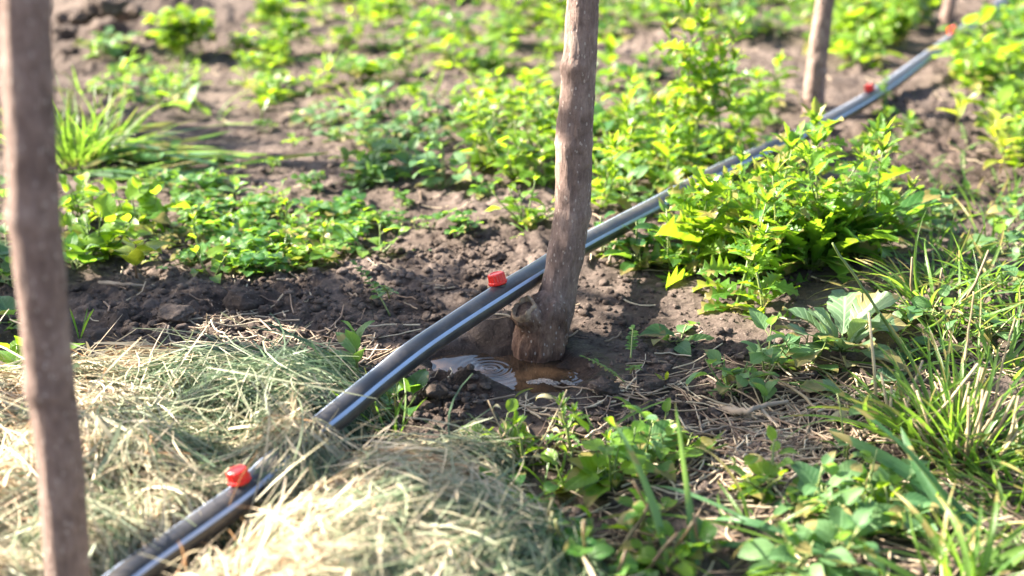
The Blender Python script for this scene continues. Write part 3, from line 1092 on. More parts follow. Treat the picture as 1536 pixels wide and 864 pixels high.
def crumbs():
    rs = random.Random(5)
    protos = []
    for k in range(10):
        mb = MB(); mb.lump(Vector((0, 0, 0)), 1, 2, .8, 900 + k, .42)
        protos.append((np.array([tuple(q) for q in mb.v]), np.array(mb.f)))
    VV = []; FF = []; off = 0
    pts = []
    for _ in range(8000):
        px = rs.uniform(0, 1536); py = rs.uniform(60, 864) ** 1
        p = G(px, py)
        pts.append((p.x, p.y))
    for _ in range(3200):
        px = rs.uniform(180, 760); py = rs.uniform(370, 580)
        p = G(px, py); pts.append((p.x, p.y))
    for _ in range(2400):
        px = rs.uniform(820, 1120); py = rs.uniform(420, 700)
        p = G(px, py); pts.append((p.x, p.y))
    for _ in range(700):
        px = rs.gauss(680, 40); py = rs.gauss(585, 28)
        p = G(px, py); pts.append((p.x, p.y))
    P = np.array(pts)
    rough = vnoise(P[:, 0] * 4.3 + 3, P[:, 1] * 4.3, 3)
    pr = pud_r(P[:, 0], P[:, 1])
    zz = H(P[:, 0], P[:, 1])
    for (x, y), ro, q, z in zip(P, rough, pr, zz):
        if q < 1.5 and rs.random() < (.93 if q < 1.15 else .75): continue
        if rs.random() > .25 + ro: continue
        r = .0011 * math.exp(abs(rs.gauss(0, .75))) * (1 if rs.random() < .93 else 2.0)
        r = min(r, .0055)
        V, F = protos[rs.randrange(10)]
        a = rs.random() * 6.28
        c, s = math.cos(a), math.sin(a)
        W_ = np.stack([V[:, 0] * c - V[:, 1] * s, V[:, 0] * s + V[:, 1] * c, V[:, 2] * rs.uniform(.7, 1.1)], 1) * r + np.array([x, y, z + r * .3])
        VV.append(W_); FF.append(F + off); off += len(V)
    o = link('soil_crumbs', fast_mesh('soil_crumbs', np.concatenate(VV), np.concatenate(FF), M['clod']))
    tag(o, 'loose crumbs of dry soil scattered over the bed', 'soil crumbs', kind='stuff')


crumbs()


def litter():
    """bits of dry straw and root threads lying on the soil"""
    rs = random.Random(9)
    mb = MB()
    spots = []
    for _ in range(420): spots.append((rs.uniform(900, 1536), rs.uniform(560, 864), rs.uniform(.02, .09)))
    for _ in range(330): spots.append((rs.gauss(1190, 75), rs.gauss(655, 40), rs.uniform(.02, .08)))
    for _ in range(150): spots.append((rs.uniform(120, 1500), rs.uniform(380, 600), rs.uniform(.01, .045)))
    for _ in range(110): spots.append((rs.uniform(760, 960), rs.uniform(570, 680), rs.uniform(.01, .05)))
    for _ in range(150): spots.append((rs.uniform(300, 560), rs.uniform(490, 570), rs.uniform(.02, .07)))
    for _ in range(200): spots.append((rs.uniform(100, 1500), rs.uniform(40, 380), rs.uniform(.02, .08)))
    for px, py, L in spots:
        p = G(px, py)
        if pud_r(p.x, p.y) < 1.25: continue
        a = rs.random() * 6.28; b = rs.gauss(0, .7)
        pts = []
        q = Vector((p.x, p.y, 0))
        n = 5
        for k in range(n + 1):
            pts.append(Vector((q.x, q.y, 0)))
            q += Vector((math.cos(a + b * k / n), math.sin(a + b * k / n), 0)) * (L / n)
        zs = H(np.array([t.x for t in pts]), np.array([t.y for t in pts]))
        zm = float(np.mean(zs))
        up = rs.uniform(0, .15) * L
        for k, t in enumerate(pts): t.z = max(zm, float(zs[k])) + .0015 + up * abs(k / n - .5)
        r = rs.uniform(.0004, .0011)
        mb.tube(pts, [r] * (n + 1), 4, rs.random(), False)
    m, n, p, out = new_mat('straw_bits')
    at = N(n, 'ShaderNodeAttribute', attribute_name='lf'); s = N(n, 'ShaderNodeSeparateXYZ'); n.links.new(at.outputs['Vector'], s.inputs[0])
    n.links.new(ramp(n, s.outputs[2], [(0, (.16, .10, .07)), (.5, (.32, .24, .16)), (1, (.50, .42, .30))]), p.inputs['Base Color'])
    p.inputs['Roughness'].default_value = .7
    tag(link('straw_litter', mb.mesh('straw_litter', m)), 'dry straw bits and root threads strewn on the soil', 'litter', kind='stuff')


litter()

# ------------------------------------------------------------------ plant kinds: each returns (stem builder, leaf builder)
obov = lambda v: max(.04, math.sin(PI * min(1, v) ** 1.35)) ** .75
ovate = ov(.72, .85)
lance = ov(.8, 1.0)
oblong = lambda v: max(.03, math.sin(PI * (.04 + .96 * v) ** 1.15)) ** .6
linear = lambda v: (1 - v) ** .45 * (.75 + .25 * min(1, v * 5))
petl = lambda v: .16 if v < .22 else max(.04, math.sin(PI * ((v - .2) / .8) ** .75)) ** .8


def lobed(freq=6, depth=.55):
    def f(v):
        e = max(.03, math.sin(PI * (.05 + .95 * v) ** 1.25)) ** .7
        tooth = abs(((v * freq) % 1) * 2 - 1)
        return e * (1 - depth + depth * tooth) if v < .93 else e * .5
    return f


def V3(a, el=0.): return Vector((math.cos(a) * math.cos(el), math.sin(a) * math.cos(el), math.sin(el)))


def k_clover(rnd, R=.045, h=.035, n=34, ls=.011):
    st, lf = MB(), MB()
    runners = []
    for i in range(max(3, n // 9)):
        a = rnd.random() * 6.28; L = R * rnd.uniform(.5, 1.1)
        pts = [Vector((0, 0, .002))]
        for k in range(1, 6):
            a += rnd.gauss(0, .25); pts.append(pts[-1] + V3(a, rnd.gauss(.05, .12)) * (L / 5))
            pts[-1].z = max(.002, pts[-1].z)
        st.tube(pts, [.0009 * (1 - k * .1) for k in range(6)], 5, rnd.random()); runners.append(pts)
    for i in range(n):
        rn = rnd.choice(runners); s = rn[rnd.randrange(1, 6)]
        top = s + Vector((rnd.gauss(0, R * .16), rnd.gauss(0, R * .16), h * rnd.uniform(.25, 1.0)))
        mid = s.lerp(top, .5) + Vector((rnd.gauss(0, .002), rnd.gauss(0, .002), .003))
        st.tube([s, mid, top], [.0006, .0005, .0004], 4, rnd.random(), False)
        l = ls * rnd.uniform(.6, 1.2); a0 = rnd.random() * 6.28; tilt = Vector((rnd.gauss(0, .35), rnd.gauss(0, .35), 1)).normalized(); tn = rnd.random()
        for q in range(3):
            d = V3(a0 + q * 2.094 + rnd.gauss(0, .1), rnd.uniform(-.05, .45))
            lf.leaf(top, d, tilt, l, l * .82, obov, rnd.uniform(.1, .8), rnd.uniform(.1, .5), 5, min(1, max(0, tn + rnd.gauss(0, .1))))
    return st, lf


def k_broad(rnd, nst=4, h=.06, L=.026, W=.017, per=6, prof=None, lean=.8, bend=.7):
    st, lf = MB(), MB(); prof = prof or ovate
    for i in range(nst):
        a = i * 2.4 + rnd.random(); el = rnd.uniform(.5, 1.4) if nst > 1 else rnd.uniform(1.1, 1.5)
        d = V3(a, el); pts = [Vector((rnd.gauss(0, .003), rnd.gauss(0, .003), -.004))]
        hh = h * rnd.uniform(.6, 1.1)
        for k in range(6):
            d = (d + Vector((rnd.gauss(0, .1), rnd.gauss(0, .1), .12 * lean - .02))).normalized()
            pts.append(pts[-1] + d * hh / 6)
        st.tube(pts, [.0013 * (1 - k * .09) for k in range(7)], 5, rnd.random())
        for k in range(per):
            t = (k + .8) / per
            q = pts[min(6, int(t * 6))]
            la = a + k * 2.2 + rnd.gauss(0, .4)
            ll = L * rnd.uniform(.7, 1.15) * (1.0 if t < .8 else .65)
            le = rnd.uniform(-.1, .7) + (.5 if t > .85 else 0)
            pd = V3(la, le)
            pe = q + pd * ll * .35
            st.tube([q, q.lerp(pe, .5) + Vector((0, 0, .001)), pe], [.0006, .0005, .0005], 4, rnd.random(), False)
            lf.leaf(pe, pd, Vector((rnd.gauss(0, .25), rnd.gauss(0, .25), 1)), ll, ll * W / L, prof, bend * rnd.uniform(.2, 1.5), rnd.uniform(.1, .5), 7, rnd.random(), rnd.gauss(0, .3), .05)
    return st, lf


def k_rosette(rnd, n=16, L=.09, W=.026, prof=None, el=(.25, 1.3), bend=1.0, wave=.08):
    st, lf = MB(), MB(); prof = prof or oblong
    for i in range(n):
        a = i * 2.4 + rnd.gauss(0, .25); t = i / n
        e = el[0] + (el[1] - el[0]) * t + rnd.gauss(0, .12)
        l = L * rnd.uniform(.65, 1.1) * (1 - .35 * t)
        d = V3(a, e)
        s = Vector((0, 0, 0)) + V3(a) * .003
        pe = s + d * l * .22
        st.tube([s, pe], [.0016, .0011], 5, rnd.random(), False)
        lf.leaf(pe, d, Vector((0, 0, 1)) - V3(a) * .4, l, W * l / L, prof, bend * rnd.uniform(.5, 1.4), rnd.uniform(.15, .45), 18 if prof not in (oblong, ovate) else 9, rnd.random(), rnd.gauss(0, .35), wave, rnd.gauss(0, .25))
    return st, lf


def k_lobed(rnd, h=.16, nl=20, L=.055, W=.028, nside=3, top=True):
    """upright stem with spiralling deep-lobed leaves, side shoots and a tuft of young leaves at the tip"""
    st, lf = MB(), MB()
    def shoot(p0, d, hh, nl, L, r0):
        pts = [p0]
        for k in range(9):
            d = (d + Vector((rnd.gauss(0, .06), rnd.gauss(0, .06), .05))).normalized(); pts.append(pts[-1] + d * hh / 9)
        st.tube(pts, [r0 * (1 - k * .08) for k in range(10)], 6, rnd.random())
        for k in range(nl):
            t = (k + .4) / nl
            q = pts[min(9, int(t * 9.5))]
            a = k * 2.4 + rnd.gauss(0, .3)
            ll = L * (1.1 - .55 * t) * rnd.uniform(.75, 1.15)
            e = rnd.uniform(.1, .6) + .5 * t
            lf.leaf(q, V3(a, e), Vector((rnd.gauss(0, .2), rnd.gauss(0, .2), 1)), ll, ll * W / .055, lobed(rnd.choice((5.5, 6.5, 7.5)), rnd.uniform(.5, .72)), rnd.uniform(.3, 1.5), rnd.uniform(.2, .7), 30, rnd.random(), rnd.gauss(0, .4), .06)
        if top:
            for k in range(7):
                lf.leaf(pts[-1], V3(k * 2.4, rnd.uniform(.6, 1.4)), Vector((0, 0, 1)), L * .4 * rnd.uniform(.6, 1.2), L * .17, lobed(4, .4), rnd.uniform(-.2, .6), .4, 12, min(1, rnd.uniform(.5, 1.1)))
        return pts
    main_ = shoot(Vector((0, 0, -.004)), V3(rnd.random() * 6.28, rnd.uniform(1.25, 1.5)), h, nl, L, .0022)
    for i in range(nside):
        q = main_[rnd.randrange(1, 6)]
        shoot(q, V3(rnd.random() * 6.28, rnd.uniform(.6, 1.1)), h * rnd.uniform(.35, .6), max(4, nl // 3), L * .7, .0012)
    return st, lf


def k_grass(rnd, n=60, L=.11, W=.0035, spread=.022, el=(.5, 1.5), bend=.9, stubs=0):
    st, lf = MB(), MB()
    for i in range(n):
        a = rnd.random() * 6.28; rr = spread * rnd.random() ** .6
        p = V3(a) * rr + Vector((0, 0, -.004))
        e = el[1] - (el[1] - el[0]) * (rr / spread) * rnd.uniform(.4, 1.2)
        l = L * rnd.uniform(.4, 1.15)
        lf.leaf(p, V3(a + rnd.gauss(0, .5), e), Vector((rnd.gauss(0, .3), rnd.gauss(0, .3), 1)), l, W * rnd.uniform(.6, 1.3), linear, bend * rnd.uniform(.1, 1.5), .35, 8, rnd.random(), rnd.gauss(0, .8), 0, rnd.gauss(0, .4))
    for i in range(stubs):
        a = rnd.random() * 6.28; rr = spread * rnd.random() * .9
        p = V3(a) * rr + Vector((0, 0, -.004)); l = L * rnd.uniform(.3, .8)
        d = V3(a + rnd.gauss(0, .4), rnd.uniform(.8, 1.5))
        st.tube([p, p + d * l * .5, p + d * l + Vector((rnd.gauss(0, .003), rnd.gauss(0, .003), 0))], [.0016, .0014, .0011], 6, rnd.random())
    return st, lf


def k_blades(rnd, sd=.012, n=9, L=.16, W=.011, az=0., spread=.5, el=(.05, .35), bend=.5):
    st, lf = MB(), MB()
    for i in range(n):
        a = az + rnd.gauss(0, spread)
        lf.leaf(Vector((rnd.gauss(0, sd), rnd.gauss(0, sd * .6), rnd.uniform(.001, .012))), V3(a, rnd.uniform(*el)), Vector((rnd.gauss(0, .35), rnd.gauss(0, .35), 1)), L * rnd.uniform(.5, 1.15), W * rnd.uniform(.6, 1.2),
                lambda v: linear(v) * (.6 + .4 * min(1, v * 3)), bend * rnd.uniform(.4, 1.5), .3, 12, rnd.random(), rnd.gauss(0, .9), .05, rnd.gauss(0, .5))
    return st, lf


def k_pinnate(rnd, h=.05, n=3, L=.036):
    """seedling with feathery leaves of paired leaflets"""
    st, lf = MB(), MB()
    for i in range(n):
        a = i * 2.3 + rnd.random(); d = V3(a, .95 if i == 0 else rnd.uniform(.7, 1.2)); p = Vector((0, 0, -.003)) + Vector((0, 0, h * .28 * i))
        pts = [p]
        l = h if i == 0 else L
        for k in range(12):
            d = (d + Vector((math.cos(a), math.sin(a), -.25)) * .05).normalized(); pts.append(pts[-1] + d * l / 12)
        st.tube(pts, [.001 * (1 - k * .05) for k in range(13)], 5, rnd.random())
        for k in range(3 if i else 4, 13):
            for sg in (-1, 1):
                sd = d.cross(Vector((0, 0, 1)))
                sd = (sd.normalized() if sd.length > .1 else Vector((1, 0, 0))) * sg
                ll = L * .30 * (1 - .045 * k) * rnd.uniform(.55, 1.25)
                lf.leaf(pts[k], sd + d * rnd.uniform(.3, .9) + Vector((rnd.gauss(0, .15), rnd.gauss(0, .15), rnd.uniform(-.1, .45))), Vector((0, 0, 1)) - V3(a) * .3, ll, ll * .62, lobed(3, .35), .5, .2, 8, rnd.random())
        lf.leaf(pts[-1], d, Vector((0, 0, 1)), L * .2, L * .13, lobed(3, .3), .3, .2, 8, .9)
    return st, lf


def k_sprout(rnd, n=6, h=.03, L=.024, W=.013, prof=None):
    st, lf = MB(), MB(); prof = prof or lance
    top = Vector((rnd.gauss(0, .004), rnd.gauss(0, .004), h))
    st.tube([Vector((0, 0, -.004)), top * .5 + Vector((rnd.gauss(0, .002), 0, 0)), top], [.0013, .0011, .0008], 5, rnd.random())
    for i in range(n):
        t = .35 + .65 * i / n; q = top * t
        lf.leaf(q, V3(i * 2.6 + rnd.gauss(0, .3), rnd.uniform(.2, 1.0) + .4 * (i / n)), Vector((0, 0, 1)), L * rnd.uniform(.7, 1.2) * (1.1 - .4 * i / n), W, prof, rnd.uniform(.2, 1.1), rnd.uniform(.2, .5), 7, rnd.random(), rnd.gauss(0, .4), .05)
    return st, lf


def k_cutstems(rnd, n=7, h=.07, nl=10, L=.022):
    st, lf = MB(), MB()
    for i in range(n):
        a = rnd.random() * 6.28; d = V3(a, rnd.uniform(.7, 1.4)); p = Vector((rnd.gauss(0, .014), rnd.gauss(0, .014), -.004)); pts = [p]
        hh = h * rnd.uniform(.5, 1.1)
        for k in range(5):
            d = (d + Vector((rnd.gauss(0, .12), rnd.gauss(0, .12), .1))).normalized(); pts.append(pts[-1] + d * hh / 5)
        st.tube(pts, [.0014, .0013, .0013, .0013, .0014, .0014], 7, rnd.random())
        for k in range(nl // n + 1):
            q = pts[rnd.randrange(1, 4)]
            lf.leaf(q, V3(rnd.random() * 6.28, rnd.uniform(-.1, .9)), Vector((rnd.gauss(0, .3), rnd.gauss(0, .3), 1)), L * rnd.uniform(.6, 1.2), L * .7, petl, .6, .2, 8, rnd.random(), rnd.gauss(0, .3), .05)
    return st, lf


KINDS = {
    # name: (builder, leaf material, stem material, object name, category)
    'clover': (k_clover, 'clover', 'stem', 'clover_plant', 'clover'),
    'clover_bright': (lambda r, **k: k_clover(r, **{**dict(ls=.014, h=.045), **k}), 'bright', 'stem', 'clover_plant', 'clover'),
    'broad': (k_broad, 'grey', 'stem', 'broadleaf_weed', 'weed'),
    'broad_bright': (k_broad, 'bright', 'stem', 'broadleaf_weed', 'weed'),
    'broad_dark': (lambda r, **k: k_broad(r, **{**dict(nst=4, h=.07, L=.036, W=.02, per=6), **k}), 'dark', 'stem', 'broadleaf_weed', 'weed'),
    'rosette': (k_rosette, 'dark', 'stem', 'rosette_weed', 'weed'),
    'rosette_lobed': (lambda r, **k: k_rosette(r, **{**dict(prof=lobed(5.5, .4), L=.1, W=.034, n=18), **k}), 'lobed', 'stem', 'lobed_weed', 'weed'),
    'lobed': (k_lobed, 'lobed', 'stem', 'lobed_weed', 'weed'),
    'lobed_bright': (k_lobed, 'bright', 'stem', 'lobed_weed', 'weed'),
    'thistle': (lambda r, **k: k_rosette(r, **{**dict(n=11, L=.075, W=.042, prof=lobed(9.5, .26), el=(.3, 1.2), bend=.6, wave=.1), **k}), 'thistle', 'stem', 'thistle_rosette', 'weed'),
    'grass': (k_grass, 'grass', 'drystem', 'grass_tuft', 'grass tuft'),
    'blades': (k_blades, 'blade', 'stem', 'broad_grass', 'grass'),
    'pinnate': (k_pinnate, 'clover', 'stem', 'feathery_seedling', 'seedling'),
    'sprout': (k_sprout, 'bright', 'stem', 'weed_sprout', 'sprout'),
    'sprout_grey': (k_sprout, 'grey', 'stem', 'weed_sprout', 'sprout'),
    'sprout_yellow': (k_sprout, 'yellow', 'redstem', 'weed_sprout', 'sprout'),
    'cutstems': (k_cutstems, 'clover', 'redstem', 'cut_weed', 'weed'),
    'wilted': (lambda r, **k: k_broad(r, **{**dict(nst=3, h=.075, L=.03, W=.007, per=5, bend=2.4, prof=lance), **k}), 'pale', 'drystem', 'wilted_weed', 'weed'),
}


def make(kind, px, py, label, group=None, seed=0, rz=None, s=1.0, meshes=None, tilt=0., **kw):
    fn, lm, sm, nm, cat = KINDS[kind]
    root = bpy.data.objects.new(nm, None); COL.objects.link(root)
    p = GH(px, py)
    root.location = p
    rnd = random.Random(seed * 7919 + 13)
    root.rotation_euler = (tilt, 0, (0 if kind == 'blades' else rnd.random() * 6.28) if rz is None else rz)
    root.scale = (s, s, s)
    tag(root, label, cat, group)
    if meshes is None:
        random.seed(seed)
        st, lf = fn(rnd, **kw)
        meshes = (st.mesh('stems', M[sm]) if st.v else None, lf.mesh('leaves', M[lm]) if lf.v else None)
    if meshes[0]: link('stems', meshes[0], root)
    if meshes[1]: link('leaves' if 'blade' not in lm and lm != 'grass' else 'blades', meshes[1], root)
    return root, meshes


# ------------------------------------------------------------------ single plants one can point at
HERO = [
    # kind, px, py, label, parameters
    ('lobed_bright', 1040, 262, 'tall bright lobed weed, tallest of the clump left of the slim sapling', dict(h=.27, nl=26, L=.075, W=.026, nside=3)),
    ('lobed_bright', 1088, 272, 'bright lobed weed standing just in front of the slim sapling with a pointed tip', dict(h=.225, nl=22, L=.075, W=.026, nside=3)),
    ('lobed', 1130, 250, 'lobed weed between the tallest weed and the slim sapling', dict(h=.18, nl=18, L=.07, W=.025, nside=2)),
    ('lobed_bright', 1000, 272, 'shorter bright lobed weed at the trunk side of the tall clump', dict(h=.13, nl=20, L=.058, W=.022, nside=2)),
    ('lobed_bright', 1205, 275, 'pale tipped lobed weed rising in front of the pipe below the slim sapling', dict(h=.115, nl=9, L=.042, W=.022, nside=1)),
    ('lobed_bright', 1040, 412, 'lobed weed whose glowing yellow top hangs over the pipe', dict(h=.10, nl=17, L=.068, W=.042, nside=2)),
    ('rosette_lobed', 1140, 400, 'bushy lobed rosette in the heart of the weed clump by the pipe', dict(n=28, L=.105, W=.032, el=(.7, 1.45), bend=.6, prof=lobed(6.5, .55))),
    ('rosette_lobed', 1215, 405, 'wide lobed rosette with dark glossy leaves near the thistle', dict(n=30, L=.115, W=.034, el=(.75, 1.45), bend=.55, prof=lobed(6.5, .55))),
    ('rosette', 1285, 385, 'upright rosette of blunt dark green leaves beside the wet soil', dict(n=26, L=.105, W=.030, el=(.7, 1.45), bend=.55)),
    ('rosette', 1325, 348, 'dark rosette at the very edge of the wet soil patch', dict(n=18, L=.085, W=.026, el=(.6, 1.4), bend=.6)),
    ('rosette_lobed', 1075, 385, 'shaded lobed rosette right under the pipe', dict(n=18, L=.09, W=.034)),
    ('lobed', 1165, 425, 'upright lobed weed at the front of the clump, behind the hairy yellow green shoot', dict(h=.13, nl=20, L=.062, W=.028, nside=2)),
    ('lobed', 1235, 405, 'tall upright lobed weed in the middle of the clump over the thistle', dict(h=.15, nl=22, L=.065, W=.028, nside=2)),
    ('lobed', 1300, 385, 'upright lobed weed at the wet soil end of the clump', dict(h=.13, nl=20, L=.062, W=.028, nside=2)),
    ('lobed', 1105, 455, 'branching lobed weed in front of the clump, half in shade', dict(h=.12, nl=16, L=.055, W=.03, nside=3)),
    ('lobed_bright', 1148, 478, 'hairy yellow green lobed shoot in front of the weed clump', dict(h=.085, nl=18, L=.05, W=.026, nside=0)),
    ('broad_dark', 958, 398, 'dark broad leaved weed beneath the pipe beside the middle sapling', dict(nst=5, h=.055, L=.034)),
    ('broad_dark', 1008, 402, 'dark broad leaved weed beneath the pipe, next to the lobed clump', dict(nst=5, h=.07, L=.036)),
    ('broad_dark', 905, 372, 'low dark weed peeping out behind the middle sapling and pipe', dict(nst=3, h=.04, L=.03)),
    ('thistle', 1262, 525, 'pale thistle rosette with broad toothed leaves', dict(n=14, L=.082, W=.040)),
    ('thistle', 1285, 585, 'flat bluish toothed rosette below the pale thistle', dict(n=6, L=.07, W=.034, el=(.05, .3), bend=.2)),
    ('grass', 1442, 668, 'large cut grass tuft with brown stubble tips', dict(n=150, L=.105, W=.0042, spread=.045, stubs=26, el=(.35, 1.5), bend=.7)),
    ('grass', 1400, 455, 'sprawling green grass tuft behind the thistle', dict(n=90, L=.105, W=.004, spread=.045, el=(.1, 1.3), bend=1.2, stubs=3)),
    ('grass', 1500, 440, 'grass tuft at the edge of the bed, beyond the large cut tuft', dict(n=60, L=.09, W=.004, spread=.04, el=(.1, 1.3), bend=1.1)),
    ('grass', 1345, 640, 'thin spreading grass in front of the thistle reaching to the cut tuft', dict(n=34, L=.13, W=.0038, spread=.03, el=(.15, 1.1), bend=.9, stubs=5)),
    ('grass', 1525, 720, 'loose grass at the frame edge beside the large cut tuft', dict(n=50, L=.09, W=.0036, spread=.04, el=(.1, 1.2))),
    ('grass', 1455, 880, 'yellow green grass sprouting at the lower corner under the large cut tuft', dict(n=45, L=.075, W=.0055, spread=.03, el=(.5, 1.4))),
    ('blades', 1440, 812, 'two wide pale grass blades leaning up from the lower corner', dict(n=3, L=.135, W=.013, az=2.2, spread=.2, el=(.4, .8), bend=.3)),
    ('blades', 1200, 840, 'long arching green blades reaching out over the straw', dict(n=4, L=.15, W=.009, az=2.8, spread=.25, el=(.15, .5), bend=.9)),
    ('blades', 1020, 870, 'upright green blade rising among the cut stems', dict(n=2, L=.14, W=.010, az=1.9, spread=.15, el=(.8, 1.2), bend=.25)),
    ('pinnate', 945, 578, 'feathery seedling standing in the damp soil by the puddle', dict(h=.055, n=3, L=.036)),
    ('sprout_yellow', 994, 578, 'tiny yellow shoot to the side of the feathery seedling', dict(n=2, h=.008, L=.016, W=.004)),
    ('broad', 1020, 512, 'flat pair of bluish leaves lying near the feathery seedling', dict(nst=3, h=.02, L=.032, W=.018, per=3, lean=0)),
    ('broad', 1100, 590, 'bushy grey green weed in front of the yellow green shoot', dict(nst=4, h=.06, L=.026, per=5)),
    ('broad', 1150, 560, 'grey green weed just behind the bushy one by the yellow green shoot', dict(nst=3, h=.06, L=.028, per=5)),
    ('broad', 1205, 545, 'round leaved grey weed at the foot of the thistle', dict(nst=3, h=.05, L=.03, W=.02, per=4)),
    ('sprout_grey', 1148, 615, 'two leaf sprout beside the dead root', dict(n=4, h=.022, L=.028, W=.014)),
    ('broad_bright', 1150, 735, 'low patch of round leaves on the straw in front of the dead root', dict(nst=6, h=.05, L=.022, W=.014, per=4, lean=.1)),
    ('broad', 1205, 770, 'low round leaved weed just beyond the arching green blades', dict(nst=5, h=.045, L=.022, W=.014, per=4, lean=.1)),
    ('broad', 1270, 700, 'yellowish topped weed between the straw and the large cut tuft', dict(nst=3, h=.06, L=.024, W=.014, per=4)),
    ('broad_bright', 1295, 775, 'spreading weed with oval leaves below the large cut tuft', dict(nst=6, h=.055, L=.025, W=.015, per=4, lean=.2)),
    ('broad', 1345, 800, 'small oval leaved weed nestled by the wide pale blades', dict(nst=4, h=.045, L=.028, W=.018, per=4, lean=.2)),
    ('cutstems', 850, 850, 'cluster of cut reddish stems with new leaves beside the hay', dict(n=4, h=.06, nl=12)),
    ('cutstems', 915, 880, 'taller cut stems with a white broken tip', dict(n=4, h=.08, nl=12, L=.024)),
    ('cutstems', 1000, 850, 'cut stems beside the upright green blade', dict(n=3, h=.07, nl=9, L=.024)),
    ('broad_bright', 855, 735, 'leafy green weed at the edge of the hay', dict(nst=4, h=.05, L=.02, per=5)),
    ('broad_bright', 920, 730, 'bright sprouting weed on the damp soil, largest leaf lit yellow', dict(nst=4, h=.07, L=.033, W=.022, per=4)),
    ('broad', 960, 705, 'broad leaved weed behind the bright sprouting one', dict(nst=4, h=.05, L=.03, W=.02, per=5)),
    ('broad_bright', 1010, 690, 'yellow edged weed in front of the straw', dict(nst=3, h=.035, L=.026, W=.016, per=5)),
    ('broad_dark', 770, 790, 'dark oval leaves tucked against the hay mound', dict(nst=4, h=.04, L=.032, W=.022, per=4)),
    ('wilted', 785, 700, 'pale wilted weed drooping over the dark soil', dict()),
    ('sprout_grey', 540, 580, 'tall grey green sprout between the hay and the pipe', dict(n=6, h=.055, L=.034, W=.014)),
    ('broad_dark', 500, 575, 'few glossy leaves at the back edge of the hay', dict(nst=3, h=.03, L=.026, per=3)),
    ('broad_dark', 598, 612, 'dark leaves pressed against the camera side of the pipe', dict(nst=3, h=.035, L=.03, W=.02, per=3)),
    ('grass', 590, 655, 'wispy green grass leaning on the pipe by the hay', dict(n=7, L=.075, W=.0036, spread=.012, el=(.7, 1.4), bend=.4)),
    ('pinnate', 585, 470, 'trailing clover sprig with its lit tip near the red cap', dict(h=.07, n=2, L=.05)),
    ('sprout_yellow', 205, 420, 'young plant with two big yellow green leaves on a red stem', dict(n=6, h=.045, L=.04, W=.026, prof=ovate)),
    ('grass', 118, 505, 'single upright grass shoot in bare soil', dict(n=3, L=.055, W=.005, spread=.003, el=(1.2, 1.5), bend=.3)),
    ('broad_bright', 145, 385, 'leafy weed with pale undersides glowing behind the nearest trunk', dict(nst=8, h=.075, L=.036, W=.025, per=6)),
    ('broad_bright', 205, 350, 'leafy glowing weed beside the lying grass blades', dict(nst=8, h=.07, L=.034, W=.023, per=6)),
    ('broad_bright', 120, 330, 'glowing weed touching the outline of the nearest trunk', dict(nst=6, h=.06, L=.03, W=.02, per=6)),
    ('broad_dark', 115, 400, 'large green leaves low behind the nearest trunk', dict(nst=3, h=.03, L=.045, W=.028, per=3)),
    ('grass', 118, 240, 'dense upright grass clump behind the nearest trunk', dict(n=190, L=.14, W=.0042, spread=.055, el=(.6, 1.5), bend=.7)),
    ('blades', 150, 240, 'long broad grass blades lying flat across the bare soil', dict(n=40, L=.21, W=.015, az=-.1, spread=.4, el=(-.02, .22), bend=.35, sd=.06)),
    ('blades', 180, 275, 'second sheaf of flattened broad blades, nearer the glowing weeds', dict(n=26, L=.2, W=.014, az=-.05, spread=.4, el=(-.02, .2), bend=.35, sd=.05)),
    ('sprout_grey', 283, 172, 'single large upright leaf on bare soil', dict(n=2, h=.02, L=.06, W=.026, prof=ovate)),
    ('broad_bright', 20, 590, 'bright weed at the frame edge beside the nearest trunk', dict(nst=5, h=.06, L=.036, W=.024, per=5)),
    ('broad', 8, 395, 'dull leaves at the frame edge behind the nearest trunk', dict(nst=4, h=.05, L=.032, W=.022, per=4)),
    ('clover_bright', 270, 90, 'bright bushy weed below the dug ridge, lit through', dict(n=60, R=.07, h=.09, ls=.032)),
    ('broad_bright', 285, 60, 'upright bright sprouts growing from the dug ridge', dict(nst=6, h=.09, L=.034, W=.016, per=7)),
    ('broad', 165, 85, 'grey green weed at the foot of the dug ridge', dict(nst=5, h=.07, L=.04, W=.025, per=5)),
    ('broad_bright', 790, 335, 'yellow green sprig running along the soil to the middle sapling', dict(nst=6, h=.06, L=.022, W=.014, per=6, lean=-.1)),
    ('broad', 665, 280, 'weed with grey dusty leaves on the bare middle ground', dict(nst=4, h=.06, L=.034, W=.024, per=5)),
    ('broad', 560, 275, 'large dusty grey green weed in the middle ground', dict(nst=7, h=.055, L=.036, W=.026, per=5, lean=.2)),
    ('broad', 610, 262, 'dusty weed between the two grey ones of the middle ground', dict(nst=5, h=.05, L=.036, W=.024, per=5, lean=.2)),
    ('sprout_yellow', 1435, 195, 'orange tinged sprout on the dark soil beside the pipe', dict(n=6, h=.05, L=.045, W=.016)),
    ('sprout_yellow', 1490, 235, 'orange tinged sprout close to the frame edge', dict(n=7, h=.055, L=.05, W=.018)),
    ('sprout_yellow', 1500, 260, 'yellow sprout below the orange tinged ones', dict(n=6, h=.045, L=.045, W=.018)),
    ('sprout', 915, 120, 'pale upright sprout seen just past the middle trunk', dict(n=6, h=.07, L=.055, W=.02)),
    ('lobed_bright', 1330, 165, 'bright sprig crossing in front of the pipe near the blurred dripper', dict(h=.06, nl=9, L=.03, nside=1)),
    ('grass', 905, 250, 'slender green shoot beside the middle trunk', dict(n=8, L=.11, W=.007, spread=.008, el=(.7, 1.4), bend=.7)),
]
for i, (k, px, py, lab, kw) in enumerate(HERO):
    make(k, px, py, lab, seed=100 + i, **kw)

